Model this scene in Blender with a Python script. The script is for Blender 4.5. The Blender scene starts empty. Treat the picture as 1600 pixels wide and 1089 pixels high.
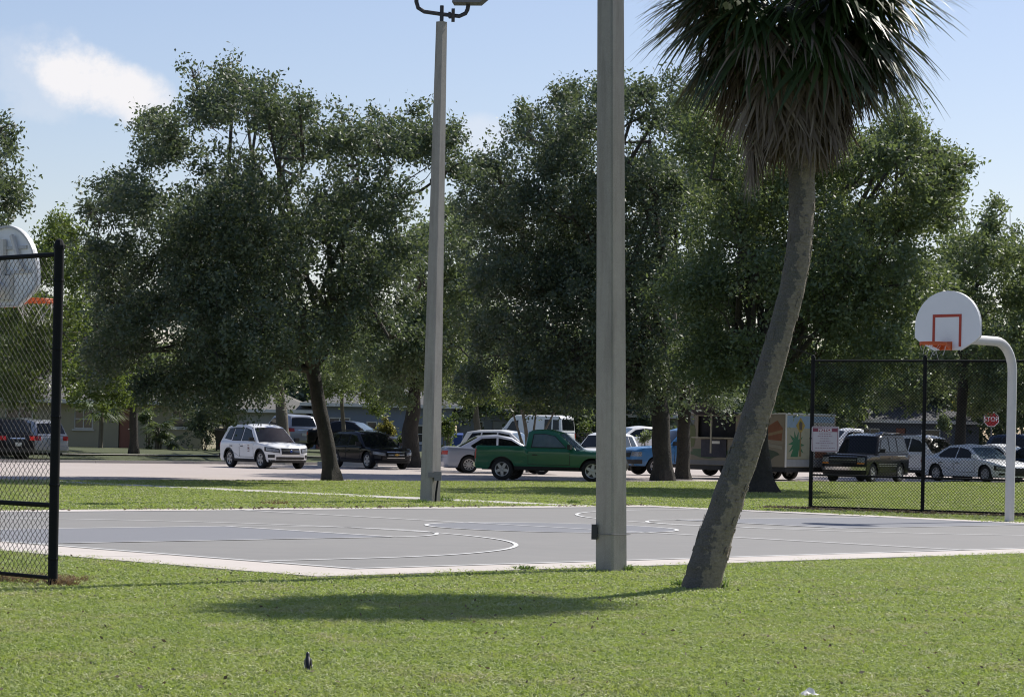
import bpy, bmesh, math, random
import numpy as np
from mathutils import Vector, Matrix
R = math.radians
rnd = random.Random(7)
rng = np.random.default_rng(11)
S = bpy.context.scene
COL = S.collection

# ------------------------------------------------------------------ camera
F = 3900.0          # focal length in photo pixels (photo is 1600 wide)
EYE = 1.4
ROLL = 0.02
HX, HY = 800.0, 683.0
cd = bpy.data.cameras.new('camera'); cam = bpy.data.objects.new('camera', cd); COL.objects.link(cam)
cd.sensor_width = 36.0; cd.lens = 36.0 * F / 1600.0
cd.shift_y = (HY - 544.5) / 1600.0
cd.clip_start = 0.1; cd.clip_end = 6000
cam.matrix_world = Matrix.Translation((0, 0, EYE)) @ Matrix.Rotation(R(90), 4, 'X') @ Matrix.Rotation(ROLL, 4, 'Z')
S.camera = cam

# ------------------------------------------------------------------ sky, sun, exposure
SUN_EL, SUN_AZ = R(49), R(44.5)      # azimuth clockwise from +Y
w = bpy.data.worlds.new('World'); S.world = w; w.use_nodes = True
nt = w.node_tree; nt.nodes.clear()
def N(nt, t, **k):
    n = nt.nodes.new(t)
    for a, b in k.items(): setattr(n, a, b)
    return n
def setin(n, **k):
    for a, b in k.items(): n.inputs[a.replace('_', ' ')].default_value = b
sky = N(nt, 'ShaderNodeTexSky'); sky.sky_type = 'NISHITA'; sky.sun_disc = False
sky.sun_elevation = SUN_EL; sky.sun_rotation = SUN_AZ; sky.altitude = 0; sky.air_density = 1.0; sky.dust_density = 0.6; sky.ozone_density = 2.0
bg = N(nt, 'ShaderNodeBackground'); bg.inputs[1].default_value = 0.102
wo = N(nt, 'ShaderNodeOutputWorld')
tc = N(nt, 'ShaderNodeTexCoord'); sep = N(nt, 'ShaderNodeSeparateXYZ'); nt.links.new(tc.outputs['Generated'], sep.inputs[0])
def M(op, a, b=None, c=None, tree=None):
    tree = tree or nt
    n = tree.nodes.new('ShaderNodeMath'); n.operation = op
    for i, v in enumerate((a, b, c)):
        if v is None: continue
        if isinstance(v, (int, float)): n.inputs[i].default_value = v
        else: tree.links.new(v, n.inputs[i])
    return n.outputs[0]
ymax = M('MAXIMUM', sep.outputs[1], 0.02)
ax = M('DIVIDE', sep.outputs[0], ymax); az = M('DIVIDE', sep.outputs[2], ymax)
cn = N(nt, 'ShaderNodeTexNoise'); setin(cn, Scale=34.0, Detail=9.0, Roughness=0.62)
nt.links.new(tc.outputs['Generated'], cn.inputs['Vector'])
cns = M('SUBTRACT', cn.outputs['Fac'], 0.5)
def cloud(cx, cz, rx, rz, tilt, amp, edge):
    dx = M('SUBTRACT', ax, cx); dz = M('SUBTRACT', M('ADD', az, M('MULTIPLY', dx, tilt)), cz)
    d = M('ADD', M('POWER', M('ABSOLUTE', M('DIVIDE', dx, rx)), 2.0), M('POWER', M('ABSOLUTE', M('DIVIDE', dz, rz)), 2.0))
    v = M('SUBTRACT', M('SUBTRACT', 1.0, d), M('MULTIPLY', cns, edge))
    mr = nt.nodes.new('ShaderNodeMapRange'); mr.interpolation_type = 'SMOOTHSTEP'
    nt.links.new(v, mr.inputs[0]); mr.inputs[1].default_value = 0.0; mr.inputs[2].default_value = 0.85; mr.inputs[3].default_value = 0; mr.inputs[4].default_value = amp
    return M('MULTIPLY', mr.outputs[0], M('GREATER_THAN', sep.outputs[1], 0.05))
c1 = cloud(-0.1690, 0.1385, 0.0330, 0.0160, 0.28, 1.0, 2.3)
c3 = cloud(-0.187, 0.1410, 0.032, 0.020, 0.1, 0.22, 3.0)
c2 = cloud(-0.0145, 0.1205, 0.0140, 0.010, 0.0, 0.35, 1.5)
call = M('MINIMUM', M('ADD', M('ADD', c1, c2), c3), 1.0)
# white balance of the sky light
hz = nt.nodes.new('ShaderNodeMixRGB'); hz.blend_type = 'MULTIPLY'; hz.inputs[0].default_value = 1.0; hz.inputs[2].default_value = (1.07, 0.965, 0.99, 1)
nt.links.new(sky.outputs[0], hz.inputs[1])
mx = nt.nodes.new('ShaderNodeMixRGB'); nt.links.new(call, mx.inputs[0]); nt.links.new(hz.outputs[0], mx.inputs[1]); mx.inputs[2].default_value = (7.6, 7.5, 7.7, 1)
nt.links.new(mx.outputs[0], bg.inputs[0]); nt.links.new(bg.outputs[0], wo.inputs[0])
sd = bpy.data.lights.new('sun', 'SUN'); so = bpy.data.objects.new('sun', sd); COL.objects.link(so)
sd.energy = 4.8; sd.angle = R(0.53); sd.color = (1.0, 0.95, 0.87)
sdir = Vector((math.sin(SUN_AZ) * math.cos(SUN_EL), math.cos(SUN_AZ) * math.cos(SUN_EL), math.sin(SUN_EL)))
so.rotation_euler = sdir.to_track_quat('Z', 'Y').to_euler(); so.location = (30, 30, 60)
S.view_settings.view_transform = 'Standard'; S.view_settings.look = 'None'; S.view_settings.gamma = 1; S.view_settings.exposure = 0.25
S.view_settings.use_curve_mapping = False
S.render.engine = 'CYCLES'; S.cycles.max_bounces = 6; S.cycles.transparent_max_bounces = 4
S.cycles.filter_width = 1.1

# ------------------------------------------------------------------ photo measurements -> world
def world_at(px, py, Y):
    """point at depth Y seen at photo pixel (px,py)"""
    a = px - HX; b = HY - py
    c, s = math.cos(ROLL), math.sin(ROLL)
    x0 = a * c - b * s; z0 = b * c + a * s
    return Vector((x0 * Y / F, Y, EYE + z0 * Y / F))
def on_ground(px, py, z=0.0):
    p = world_at(px, py, 1.0); k = (z - EYE) / (p.z - EYE)
    return Vector((p.x * k, k, z))
UC, US = 0.7071, 0.7071
def uv(u, v, z=0.0): return Vector((UC * u - US * v, US * u + UC * v, z))
def to_uv(x, y): return (UC * x + US * y, -US * x + UC * y)
def ground_z(x, y):
    v = to_uv(x, y)[1]; t = min(1, max(0, (v - 86) / 16)); return 0.45 * t * t * (3 - 2 * t)

# ------------------------------------------------------------------ object helpers
def thing(name, label, cat, loc=(0, 0, 0), rz=0.0, group=None):
    o = bpy.data.objects.new(name, None); COL.objects.link(o); o.empty_display_size = 0.2
    o.location = loc; o.rotation_euler = (0, 0, rz); tag(o, label, cat, group); return o
def tag(o, label=None, cat=None, group=None, kind=None):
    if label: o['label'] = label
    if cat: o['category'] = cat
    if group: o['group'] = group
    if kind: o['kind'] = kind
    return o
class MB:
    def __init__(s): s.v = []; s.f = []
    def add(s, vs, fs):
        n = len(s.v); s.v += [tuple(v) for v in vs]; s.f += [tuple(i + n for i in f) for f in fs]; return s
    def box(s, c, d, rz=0.0, rx=0.0, ry=0.0):
        m = Matrix.Translation(c) @ Matrix.Rotation(rz, 4, 'Z') @ Matrix.Rotation(ry, 4, 'Y') @ Matrix.Rotation(rx, 4, 'X')
        vs = [m @ Vector((x * d[0] / 2, y * d[1] / 2, z * d[2] / 2)) for x in (-1, 1) for y in (-1, 1) for z in (-1, 1)]
        return s.add(vs, [(0, 1, 3, 2), (4, 6, 7, 5), (0, 4, 5, 1), (2, 3, 7, 6), (0, 2, 6, 4), (1, 5, 7, 3)])
    def tube(s, pts, rad, n=8, cap=True, square=0.0):
        pts = [Vector(p) for p in pts]
        if not hasattr(rad, '__len__'): rad = [rad] * len(pts)
        t0 = (pts[1] - pts[0]).normalized(); a = t0.orthogonal().normalized()
        base = len(s.v); rings = []
        for i, p in enumerate(pts):
            t = (pts[min(i + 1, len(pts) - 1)] - pts[max(i - 1, 0)]).normalized()
            a = (a - t * a.dot(t)).normalized(); b = t.cross(a)
            r = []
            for k in range(n):
                g = 2 * math.pi * k / n + square
                r.append(len(s.v)); s.v.append(tuple(p + (a * math.cos(g) + b * math.sin(g)) * rad[i]))
            rings.append(r)
        for q, r in zip(rings, rings[1:]):
            for k in range(n): s.f.append((q[k], q[(k + 1) % n], r[(k + 1) % n], r[k]))
        if cap: s.f.append(tuple(rings[0][::-1])); s.f.append(tuple(rings[-1]))
        return s
    def slab(s, poly, off):
        """extrude polygon poly (3D points) by vector off"""
        poly = [Vector(p) for p in poly]; off = Vector(off); n = len(poly)
        vs = poly + [p + off for p in poly]
        fs = [tuple(range(n))[::-1], tuple(range(n, 2 * n))] + [(i, (i + 1) % n, n + (i + 1) % n, n + i) for i in range(n)]
        return s.add(vs, fs)
    def lathe(s, prof, n=20, axis='Z', c=(0, 0, 0)):
        """prof: (r,h) pairs, closed by caps where r is 0"""
        base = len(s.v); c = Vector(c)
        for r, h in prof:
            for k in range(n):
                g = 2 * math.pi * k / n; x, y = r * math.cos(g), r * math.sin(g)
                p = {'Z': (x, y, h), 'Y': (x, h, y), 'X': (h, x, y)}[axis]; s.v.append(tuple(Vector(p) + c))
        for i in range(len(prof) - 1):
            for k in range(n):
                a = base + i * n + k; b = base + i * n + (k + 1) % n; s.f.append((a, b, b + n, a + n))
        return s
    def build(s, name, m, parent=None, smooth=False, fix=True):
        me = bpy.data.meshes.new(name); me.from_pydata(s.v, [], s.f)
        if fix:
            bm = bmesh.new(); bm.from_mesh(me); bmesh.ops.recalc_face_normals(bm, faces=bm.faces); bm.to_mesh(me); bm.free()
        me.materials.append(m)
        if smooth:
            me.polygons.foreach_set('use_smooth', [True] * len(me.polygons))
            try: me.set_sharp_from_angle(angle=R(38))
            except Exception: pass
        o = bpy.data.objects.new(name, me); COL.objects.link(o)
        if parent: o.parent = parent
        return o
def copy_tree(o, parent=None):
    c = o.copy(); COL.objects.link(c)
    if parent: c.parent = parent
    for ch in list(o.children): copy_tree(ch, c)
    return c
def mirror_data(me): return me

# ------------------------------------------------------------------ materials
def mat(name, col, rough=0.6, noise=None, bump=None, spec=0.5, metal=0.0, coat=0.0, trans=0.0, trcol=None, detail=6, coord='Object', attr=None):
    """noise=(scale, amount, colour2); bump=(scale, strength)"""
    m = bpy.data.materials.new(name); m.use_nodes = True; t = m.node_tree; b = t.nodes['Principled BSDF']; out = t.nodes['Material Output']
    b.inputs['Base Color'].default_value = (*col, 1); b.inputs['Roughness'].default_value = rough
    b.inputs['Specular IOR Level'].default_value = spec; b.inputs['Metallic'].default_value = metal; b.inputs['Coat Weight'].default_value = coat
    c = N(t, 'ShaderNodeTexCoord')
    cur = None
    if noise:
        for nz in (noise if isinstance(noise, list) else [noise]):
            n = N(t, 'ShaderNodeTexNoise'); setin(n, Scale=nz[0], Detail=float(detail), Roughness=0.6); t.links.new(c.outputs[coord], n.inputs['Vector'])
            r = N(t, 'ShaderNodeValToRGB'); r.color_ramp.elements[0].position = 0.5 - nz[3] if len(nz) > 3 else 0.35; r.color_ramp.elements[1].position = 0.5 + nz[3] if len(nz) > 3 else 0.65
            t.links.new(n.outputs['Fac'], r.inputs[0])
            f = M('MULTIPLY', r.outputs[0], nz[1], tree=t)
            x = N(t, 'ShaderNodeMixRGB'); t.links.new(f, x.inputs[0]); x.inputs[2].default_value = (*nz[2], 1)
            if cur is None: x.inputs[1].default_value = (*col, 1)
            else: t.links.new(cur, x.inputs[1])
            cur = x.outputs[0]
        t.links.new(cur, b.inputs['Base Color'])
    if bump:
        n = N(t, 'ShaderNodeTexNoise'); setin(n, Scale=bump[0], Detail=8.0, Roughness=0.65); t.links.new(c.outputs[coord], n.inputs['Vector'])
        bp = N(t, 'ShaderNodeBump'); bp.inputs['Strength'].default_value = bump[1]; bp.inputs['Distance'].default_value = bump[2] if len(bump) > 2 else 0.02
        t.links.new(n.outputs['Fac'], bp.inputs['Height']); t.links.new(bp.outputs[0], b.inputs['Normal'])
    return m
def leaf_mat(name, c1, c2, c3, trans=0.35, trc=(0.16, 0.22, 0.03), rough=0.42, spec=0.5):
    m = bpy.data.materials.new(name); m.use_nodes = True; t = m.node_tree; b = t.nodes['Principled BSDF']; out = t.nodes['Material Output']
    a = N(t, 'ShaderNodeAttribute'); a.attribute_name = 'tone'
    r = N(t, 'ShaderNodeValToRGB'); e = r.color_ramp.elements
    e[0].color = (*c1, 1); e[1].color = (*c3, 1); k = r.color_ramp.elements.new(0.55); k.color = (*c2, 1)
    t.links.new(a.outputs['Fac'], r.inputs[0]); t.links.new(r.outputs[0], b.inputs['Base Color'])
    b.inputs['Roughness'].default_value = rough; b.inputs['Specular IOR Level'].default_value = spec
    tr = N(t, 'ShaderNodeBsdfTranslucent'); mx = N(t, 'ShaderNodeMixRGB'); mx.blend_type = 'MULTIPLY'; mx.inputs[0].default_value = 0.0
    mx.inputs[1].default_value = (*trc, 1); t.links.new(mx.outputs[0], tr.inputs[0])
    ms = N(t, 'ShaderNodeMixShader'); ms.inputs[0].default_value = trans
    t.links.new(b.outputs[0], ms.inputs[1]); t.links.new(tr.outputs[0], ms.inputs[2]); t.links.new(ms.outputs[0], out.inputs[0])
    return m
MT = {}
MT['ground'] = mat('lawn soil and thatch', (0.060, 0.080, 0.028), 0.95, [(0.35, 0.6, (0.09, 0.095, 0.045)), (9.0, 0.6, (0.03, 0.045, 0.015)), (45.0, 0.4, (0.12, 0.13, 0.06))], (60, 0.9, 0.03), coord='Generated' and 'Object')
MT['court'] = mat('court acrylic grey', (0.222, 0.216, 0.207), 0.8, [(0.25, 0.5, (0.19, 0.186, 0.18)), (1.6, 0.35, (0.26, 0.25, 0.235)), (90, 0.35, (0.17, 0.17, 0.165))], (250, 0.25, 0.003))
MT['court_blue'] = mat('court acrylic blue grey', (0.186, 0.190, 0.205), 0.8, [(0.5, 0.4, (0.195, 0.198, 0.215)), (90, 0.3, (0.14, 0.155, 0.185))], (250, 0.25, 0.003))
MT['line'] = mat('white court paint', (0.74, 0.74, 0.73), 0.6, [(3, 0.25, (0.58, 0.58, 0.56)), (40, 0.25, (0.5, 0.5, 0.48))])
MT['apron'] = mat('pinkish concrete', (0.54, 0.49, 0.45), 0.85, [(1.2, 0.6, (0.44, 0.40, 0.365)), (30, 0.35, (0.60, 0.56, 0.52))], (120, 0.4, 0.004))
MT['walk'] = mat('footpath concrete', (0.50, 0.475, 0.44), 0.85, [(1.0, 0.5, (0.40, 0.38, 0.35)), (30, 0.3, (0.56, 0.54, 0.5))], (100, 0.3, 0.004))
MT['seam'] = mat('dark joint', (0.06, 0.05, 0.045), 0.9)
MT['road'] = mat('pale worn asphalt', (0.44, 0.385, 0.355), 0.9, [(0.12, 0.6, (0.36, 0.315, 0.29)), (0.9, 0.4, (0.48, 0.43, 0.40)), (40, 0.4, (0.32, 0.28, 0.26))], (80, 0.4, 0.006))
MT['dirt'] = mat('leaf litter and bare soil', (0.12, 0.10, 0.055), 0.95, [(3, 0.8, (0.20, 0.17, 0.10)), (20, 0.6, (0.07, 0.09, 0.03))], (40, 1.0, 0.03))
MT['pole'] = mat('weathered concrete pole', (0.37, 0.345, 0.30), 0.9, [(0.9, 0.7, (0.27, 0.255, 0.225)), (9, 0.5, (0.25, 0.24, 0.215)), (110, 0.6, (0.48, 0.45, 0.40))], (160, 0.7, 0.004))
MT['black'] = mat('black vinyl coated steel', (0.008, 0.009, 0.010), 0.7, (30, 0.3, (0.014, 0.014, 0.015)), spec=0.2)
MT['steel'] = mat('dull grey steel', (0.22, 0.22, 0.225), 0.5, (20, 0.4, (0.13, 0.12, 0.12)), metal=0.4)
MT['dkmetal'] = mat('dark bracket metal', (0.035, 0.036, 0.045), 0.5, (18, 0.4, (0.06, 0.055, 0.055)))
MT['hoop_pole'] = mat('pale painted hoop pole', (0.60, 0.59, 0.57), 0.5, [(4, 0.4, (0.50, 0.49, 0.47)), (40, 0.3, (0.65, 0.64, 0.62))])
MT['board'] = mat('white enamelled board', (0.80, 0.81, 0.82), 0.4, [(2.5, 0.25, (0.70, 0.72, 0.74))])
MT['board_back'] = mat('grey back of board', (0.50, 0.51, 0.52), 0.5, (3, 0.3, (0.40, 0.41, 0.43)))
MT['red'] = mat('red painted target', (0.42, 0.045, 0.02), 0.5, (10, 0.3, (0.30, 0.03, 0.02)))
MT['orange'] = mat('orange painted rim', (0.62, 0.12, 0.025), 0.45, (12, 0.4, (0.42, 0.09, 0.03)))
MT['net'] = mat('frayed white net cord', (0.62, 0.62, 0.60), 0.9, (30, 0.3, (0.4, 0.4, 0.38)))
MT['oakbark'] = mat('oak bark', (0.052, 0.047, 0.040), 0.95, [(3, 0.5, (0.09, 0.08, 0.068)), (14, 0.5, (0.026, 0.023, 0.020))], (22, 1.0, 0.05))
MT['ltbark'] = mat('pale smooth bark', (0.16, 0.14, 0.115), 0.9, [(4, 0.6, (0.10, 0.09, 0.075)), (20, 0.4, (0.22, 0.20, 0.17))], (20, 0.7, 0.03))
MT['branch'] = mat('oak branch bark', (0.085, 0.076, 0.062), 0.95, (8, 0.5, (0.05, 0.044, 0.036)), (25, 0.8, 0.03))
MT['glass'] = mat('dark vehicle glass', (0.006, 0.008, 0.010), 0.06, (2, 0.3, (0.010, 0.013, 0.015)), spec=0.35)
MT['glass_l'] = mat('sky tinted vehicle glass', (0.13, 0.18, 0.22), 0.05, (2, 0.5, (0.05, 0.07, 0.09)), spec=0.7)
MT['tyre'] = mat('tyre rubber', (0.016, 0.016, 0.017), 0.85, (20, 0.4, (0.03, 0.03, 0.03)))
MT['rim'] = mat('alloy rim', (0.42, 0.42, 0.43), 0.35, (8, 0.3, (0.3, 0.3, 0.31)), metal=0.5)
MT['rimdark'] = mat('shaded rim back', (0.05, 0.05, 0.053), 0.5, (8, 0.3, (0.03, 0.03, 0.03)))
MT['trim'] = mat('black plastic trim', (0.014, 0.014, 0.016), 0.55, (15, 0.3, (0.03, 0.03, 0.03)))
MT['chrome'] = mat('chrome', (0.62, 0.62, 0.63), 0.15, (9, 0.2, (0.5, 0.5, 0.5)), metal=0.9)
MT['lamp'] = mat('clear lamp lens', (0.30, 0.31, 0.33), 0.12, (18, 0.7, (0.08, 0.09, 0.1)), spec=0.9)
MT['tail'] = mat('red lamp lens', (0.42, 0.02, 0.015), 0.2, (18, 0.3, (0.25, 0.01, 0.01)))
MT['amber'] = mat('amber lamp lens', (0.6, 0.22, 0.03), 0.2, (18, 0.3, (0.4, 0.14, 0.02)))
MT['plate'] = mat('number plate', (0.6, 0.6, 0.58), 0.5, (30, 0.4, (0.3, 0.4, 0.35)))
MT['badge_blue'] = mat('blue oval badge', (0.02, 0.06, 0.25), 0.3, (30, 0.2, (0.04, 0.08, 0.3)))
MT['badge_gold'] = mat('gold badge', (0.65, 0.42, 0.10), 0.3, (30, 0.2, (0.5, 0.32, 0.08)))
def paint(name, c, metal=0.0, rough=0.32):
    c2 = tuple(x * 0.9 for x in c); rough = rough if sum(c) > .12 else 0.14
    return mat(name, c, rough, (3, 0.35, c2), metal=metal, coat=0.4 if sum(c) > .2 else 0.0, spec=0.5 if sum(c) > .2 else 0.22)
PA = {k: paint(k + ' car paint', c, mt) for k, c, mt in [('white', (0.80, 0.81, 0.82), 0), ('silver', (0.36, 0.37, 0.40), 0.3), ('bluesilver', (0.30, 0.33, 0.41), 0.3),
     ('green', (0.012, 0.135, 0.062), 0.0), ('black', (0.010, 0.011, 0.014), 0), ('navy', (0.018, 0.032, 0.07), 0), ('blue', (0.045, 0.18, 0.40), 0), ('rblue', (0.02, 0.05, 0.14), 0), ('tan', (0.42, 0.36, 0.27), 0)]}
def streaks(m, col, amt):
    t = m.node_tree; b = t.nodes['Principled BSDF']; c = N(t, 'ShaderNodeTexCoord'); mp = N(t, 'ShaderNodeMapping'); mp.inputs['Scale'].default_value = (4, 4, 0.4)
    t.links.new(c.outputs['Object'], mp.inputs[0]); n = N(t, 'ShaderNodeTexNoise'); setin(n, Scale=2.0, Detail=8.0, Roughness=0.65); t.links.new(mp.outputs[0], n.inputs['Vector'])
    r = N(t, 'ShaderNodeMapRange'); r.inputs[1].default_value = .48; r.inputs[2].default_value = .72; t.links.new(n.outputs['Fac'], r.inputs[0])
    x = N(t, 'ShaderNodeMixRGB'); t.links.new(M('MULTIPLY', r.outputs[0], amt, tree=t), x.inputs[0]); t.links.new(b.inputs['Base Color'].links[0].from_socket, x.inputs[1]); x.inputs[2].default_value = (*col, 1)
    t.links.new(x.outputs[0], b.inputs['Base Color'])
streaks(MT['pole'], (0.17, 0.15, 0.13), 0.5)
streaks(MT['board_back'], (0.25, 0.22, 0.18), 0.5)
MT['leaf_oak'] = leaf_mat('oak leaves', (0.032, 0.056, 0.036), (0.066, 0.098, 0.060), (0.19, 0.225, 0.145), 0.25, (0.19, 0.25, 0.09), 0.56, 0.8)
MT['leaf_mid'] = leaf_mat('mid green leaves', (0.042, 0.074, 0.034), (0.088, 0.128, 0.058), (0.225, 0.265, 0.140), 0.30, (0.24, 0.31, 0.09), 0.55, 0.8)
MT['leaf_light'] = leaf_mat('light green leaves', (0.045, 0.078, 0.020), (0.075, 0.115, 0.030), (0.15, 0.18, 0.055), 0.32, (0.21, 0.28, 0.05), 0.45)
MT['leaf_gold'] = leaf_mat('yellow green leaves', (0.10, 0.12, 0.025), (0.20, 0.19, 0.05), (0.30, 0.24, 0.09), 0.35, (0.36, 0.34, 0.07), 0.5)
MT['leaf_red'] = leaf_mat('bronze leaves', (0.12, 0.05, 0.03), (0.20, 0.10, 0.05), (0.25, 0.18, 0.08), 0.3, (0.3, 0.16, 0.05), 0.5)
MT['frond'] = leaf_mat('green palm frond', (0.018, 0.036, 0.010), (0.036, 0.062, 0.016), (0.09, 0.12, 0.034), 0.12, (0.09, 0.12, 0.02), 0.45, 0.4)
MT['deadfrond'] = leaf_mat('dead palm frond', (0.09, 0.072, 0.062), (0.18, 0.148, 0.125), (0.36, 0.31, 0.26), 0.10, (0.22, 0.16, 0.10), 0.8, 0.2)
MT['dry'] = leaf_mat('dry grass', (0.15, 0.10, 0.06), (0.24, 0.16, 0.10), (0.36, 0.29, 0.18), 0.3, (0.3, 0.2, 0.1), 0.8, 0.2)
MT['litter'] = leaf_mat('fallen leaves', (0.10, 0.08, 0.055), (0.18, 0.145, 0.10), (0.34, 0.29, 0.21), 0.15, (0.2, 0.16, 0.1), 0.8, 0.2)
MT['weed'] = leaf_mat('weed leaves', (0.03, 0.07, 0.015), (0.06, 0.11, 0.025), (0.12, 0.18, 0.05), 0.35, (0.20, 0.32, 0.05), 0.5)

def palm_bark():
    m = mat('palm bark', (0.13, 0.115, 0.108), 0.92, [(2.1, 0.6, (0.10, 0.11, 0.085), 0.08), (9, 0.6, (0.09, 0.08, 0.072)), (70, 0.5, (0.26, 0.24, 0.22))], None)
    t = m.node_tree; b = t.nodes['Principled BSDF']; c = N(t, 'ShaderNodeTexCoord')
    mp = N(t, 'ShaderNodeMapping'); mp.inputs['Scale'].default_value = (1, 1, 3.2); t.links.new(c.outputs['Object'], mp.inputs[0])
    n = N(t, 'ShaderNodeTexNoise'); setin(n, Scale=16.0, Detail=8.0, Roughness=0.7); t.links.new(mp.outputs[0], n.inputs['Vector'])
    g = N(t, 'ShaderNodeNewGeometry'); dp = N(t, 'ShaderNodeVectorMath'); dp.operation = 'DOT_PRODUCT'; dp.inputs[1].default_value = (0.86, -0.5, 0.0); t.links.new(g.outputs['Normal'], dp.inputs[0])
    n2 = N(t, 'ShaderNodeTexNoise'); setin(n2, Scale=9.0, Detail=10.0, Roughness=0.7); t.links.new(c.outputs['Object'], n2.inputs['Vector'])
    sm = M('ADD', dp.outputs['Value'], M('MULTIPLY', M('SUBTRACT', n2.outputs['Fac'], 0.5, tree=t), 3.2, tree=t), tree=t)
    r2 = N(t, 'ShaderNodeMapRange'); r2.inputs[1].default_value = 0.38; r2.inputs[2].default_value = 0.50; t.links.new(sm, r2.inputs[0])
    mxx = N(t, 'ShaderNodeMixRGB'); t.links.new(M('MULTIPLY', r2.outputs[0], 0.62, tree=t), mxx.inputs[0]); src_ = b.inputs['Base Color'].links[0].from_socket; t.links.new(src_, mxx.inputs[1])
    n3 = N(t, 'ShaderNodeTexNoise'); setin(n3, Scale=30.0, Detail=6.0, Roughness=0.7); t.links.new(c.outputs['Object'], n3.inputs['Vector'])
    r3 = N(t, 'ShaderNodeValToRGB'); r3.color_ramp.elements[0].position = .3; r3.color_ramp.elements[0].color = (0.25, 0.20, 0.145, 1); r3.color_ramp.elements[1].position = .7; r3.color_ramp.elements[1].color = (0.55, 0.475, 0.35, 1)  # tan bark patches on the right-facing side, brightened to paint in sunlight
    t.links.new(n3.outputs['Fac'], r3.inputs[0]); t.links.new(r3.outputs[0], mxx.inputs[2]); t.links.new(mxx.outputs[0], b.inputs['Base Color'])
    wv = N(t, 'ShaderNodeTexWave'); wv.bands_direction = 'Z'; setin(wv, Scale=5.5, Distortion=3.5, Detail=3.0); t.links.new(c.outputs['Object'], wv.inputs['Vector'])
    h = M('ADD', n.outputs['Fac'], M('MULTIPLY', wv.outputs['Fac'], 0.08, tree=t), tree=t)
    bp = N(t, 'ShaderNodeBump'); bp.inputs['Strength'].default_value = 1.0; bp.inputs['Distance'].default_value = 0.03
    t.links.new(h, bp.inputs['Height']); t.links.new(bp.outputs[0], b.inputs['Normal'])
    return m
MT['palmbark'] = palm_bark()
MT['frondmix'] = MT['frond']

def grass_mat():
    m = bpy.data.materials.new('grass blades'); m.use_nodes = True; t = m.node_tree; b = t.nodes['Principled BSDF']; out = t.nodes['Material Output']
    g = N(t, 'ShaderNodeNewGeometry')
    def nz(sc, lo, hi, det=4.0):
        n = N(t, 'ShaderNodeTexNoise'); setin(n, Scale=sc, Detail=det, Roughness=0.6); t.links.new(g.outputs['Position'], n.inputs['Vector'])
        r = N(t, 'ShaderNodeMapRange'); r.inputs[1].default_value = lo; r.inputs[2].default_value = hi; t.links.new(n.outputs['Fac'], r.inputs[0]); return r.outputs[0]
    def mix(f, a, c2, mul=None):
        x = N(t, 'ShaderNodeMixRGB')
        if mul: f = M('MULTIPLY', f, mul, tree=t)
        t.links.new(f, x.inputs[0])
        if isinstance(a, tuple): x.inputs[1].default_value = (*a, 1)
        else: t.links.new(a, x.inputs[1])
        x.inputs[2].default_value = (*c2, 1); return x.outputs[0]
    c = mix(nz(0.45, 0.35, 0.65), (0.30, 0.37, 0.095), (0.40, 0.43, 0.155))
    c = mix(nz(0.22, 0.42, 0.62), c, (0.20, 0.30, 0.06), 0.5)
    c = mix(nz(1.1, 0.50, 0.66), c, (0.48, 0.40, 0.25), 0.9)
    c = mix(nz(5.0, 0.45, 0.75), c, (0.12, 0.22, 0.045), 0.6)
    a = N(t, 'ShaderNodeAttribute'); a.attribute_name = 'tone'
    c = mix(a.outputs['Fac'], c, (0.72, 0.72, 0.42), 0.85)
    t.links.new(c, b.inputs['Base Color']); b.inputs['Roughness'].default_value = 0.5; b.inputs['Specular IOR Level'].default_value = 0.35
    tr = N(t, 'ShaderNodeBsdfTranslucent'); t.links.new(mix(nz(2.0, 0.3, 0.7), (0.34, 0.46, 0.07), (0.42, 0.50, 0.12)), tr.inputs[0])
    ms = N(t, 'ShaderNodeMixShader'); ms.inputs[0].default_value = 0.38
    t.links.new(b.outputs[0], ms.inputs[1]); t.links.new(tr.outputs[0], ms.inputs[2]); t.links.new(ms.outputs[0], out.inputs[0])
    return m
MT['grass'] = grass_mat()

# ------------------------------------------------------------------ ground, court, road
def sheet(name, poly, z, m, kind='structure', parent=None, thick=None):
    b = MB()
    if thick: b.slab([(p[0], p[1], z - thick) for p in poly], (0, 0, thick))
    else: b.add([(p[0], p[1], z) for p in poly], [tuple(range(len(poly)))])
    o = b.build(name, m, parent)
    if not parent: o['kind'] = kind
    return o
vb = [-700, -20, 30, 60, 86, 88, 90, 92, 94, 96, 98, 100, 102, 130, 200, 2500]
ub = [-1500, -200, -60, 0, 40, 80, 120, 200, 400, 2500]
g = MB(); idx = {}
for i, v in enumerate(vb):
    for j, u in enumerate(ub):
        p = uv(u, v); idx[i, j] = len(g.v); g.v.append((p.x, p.y, ground_z(p.x, p.y)))
for i in range(len(vb) - 1):
    for j in range(len(ub) - 1): g.f.append((idx[i, j], idx[i, j + 1], idx[i + 1, j + 1], idx[i + 1, j]))
tag(g.build('lawn_ground', MT['ground']), kind='structure')

U0, U1, V0, V1 = 16.85, 38.35, 19.1, 34.3     # painted court rectangle
AP = (U0 - 1.2, U1 + 0.75, V0 - 0.85, V1 + 0.8)
def rect(u0, u1, v0, v1): return [uv(u0, v0), uv(u1, v0), uv(u1, v1), uv(u0, v1)]
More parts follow.
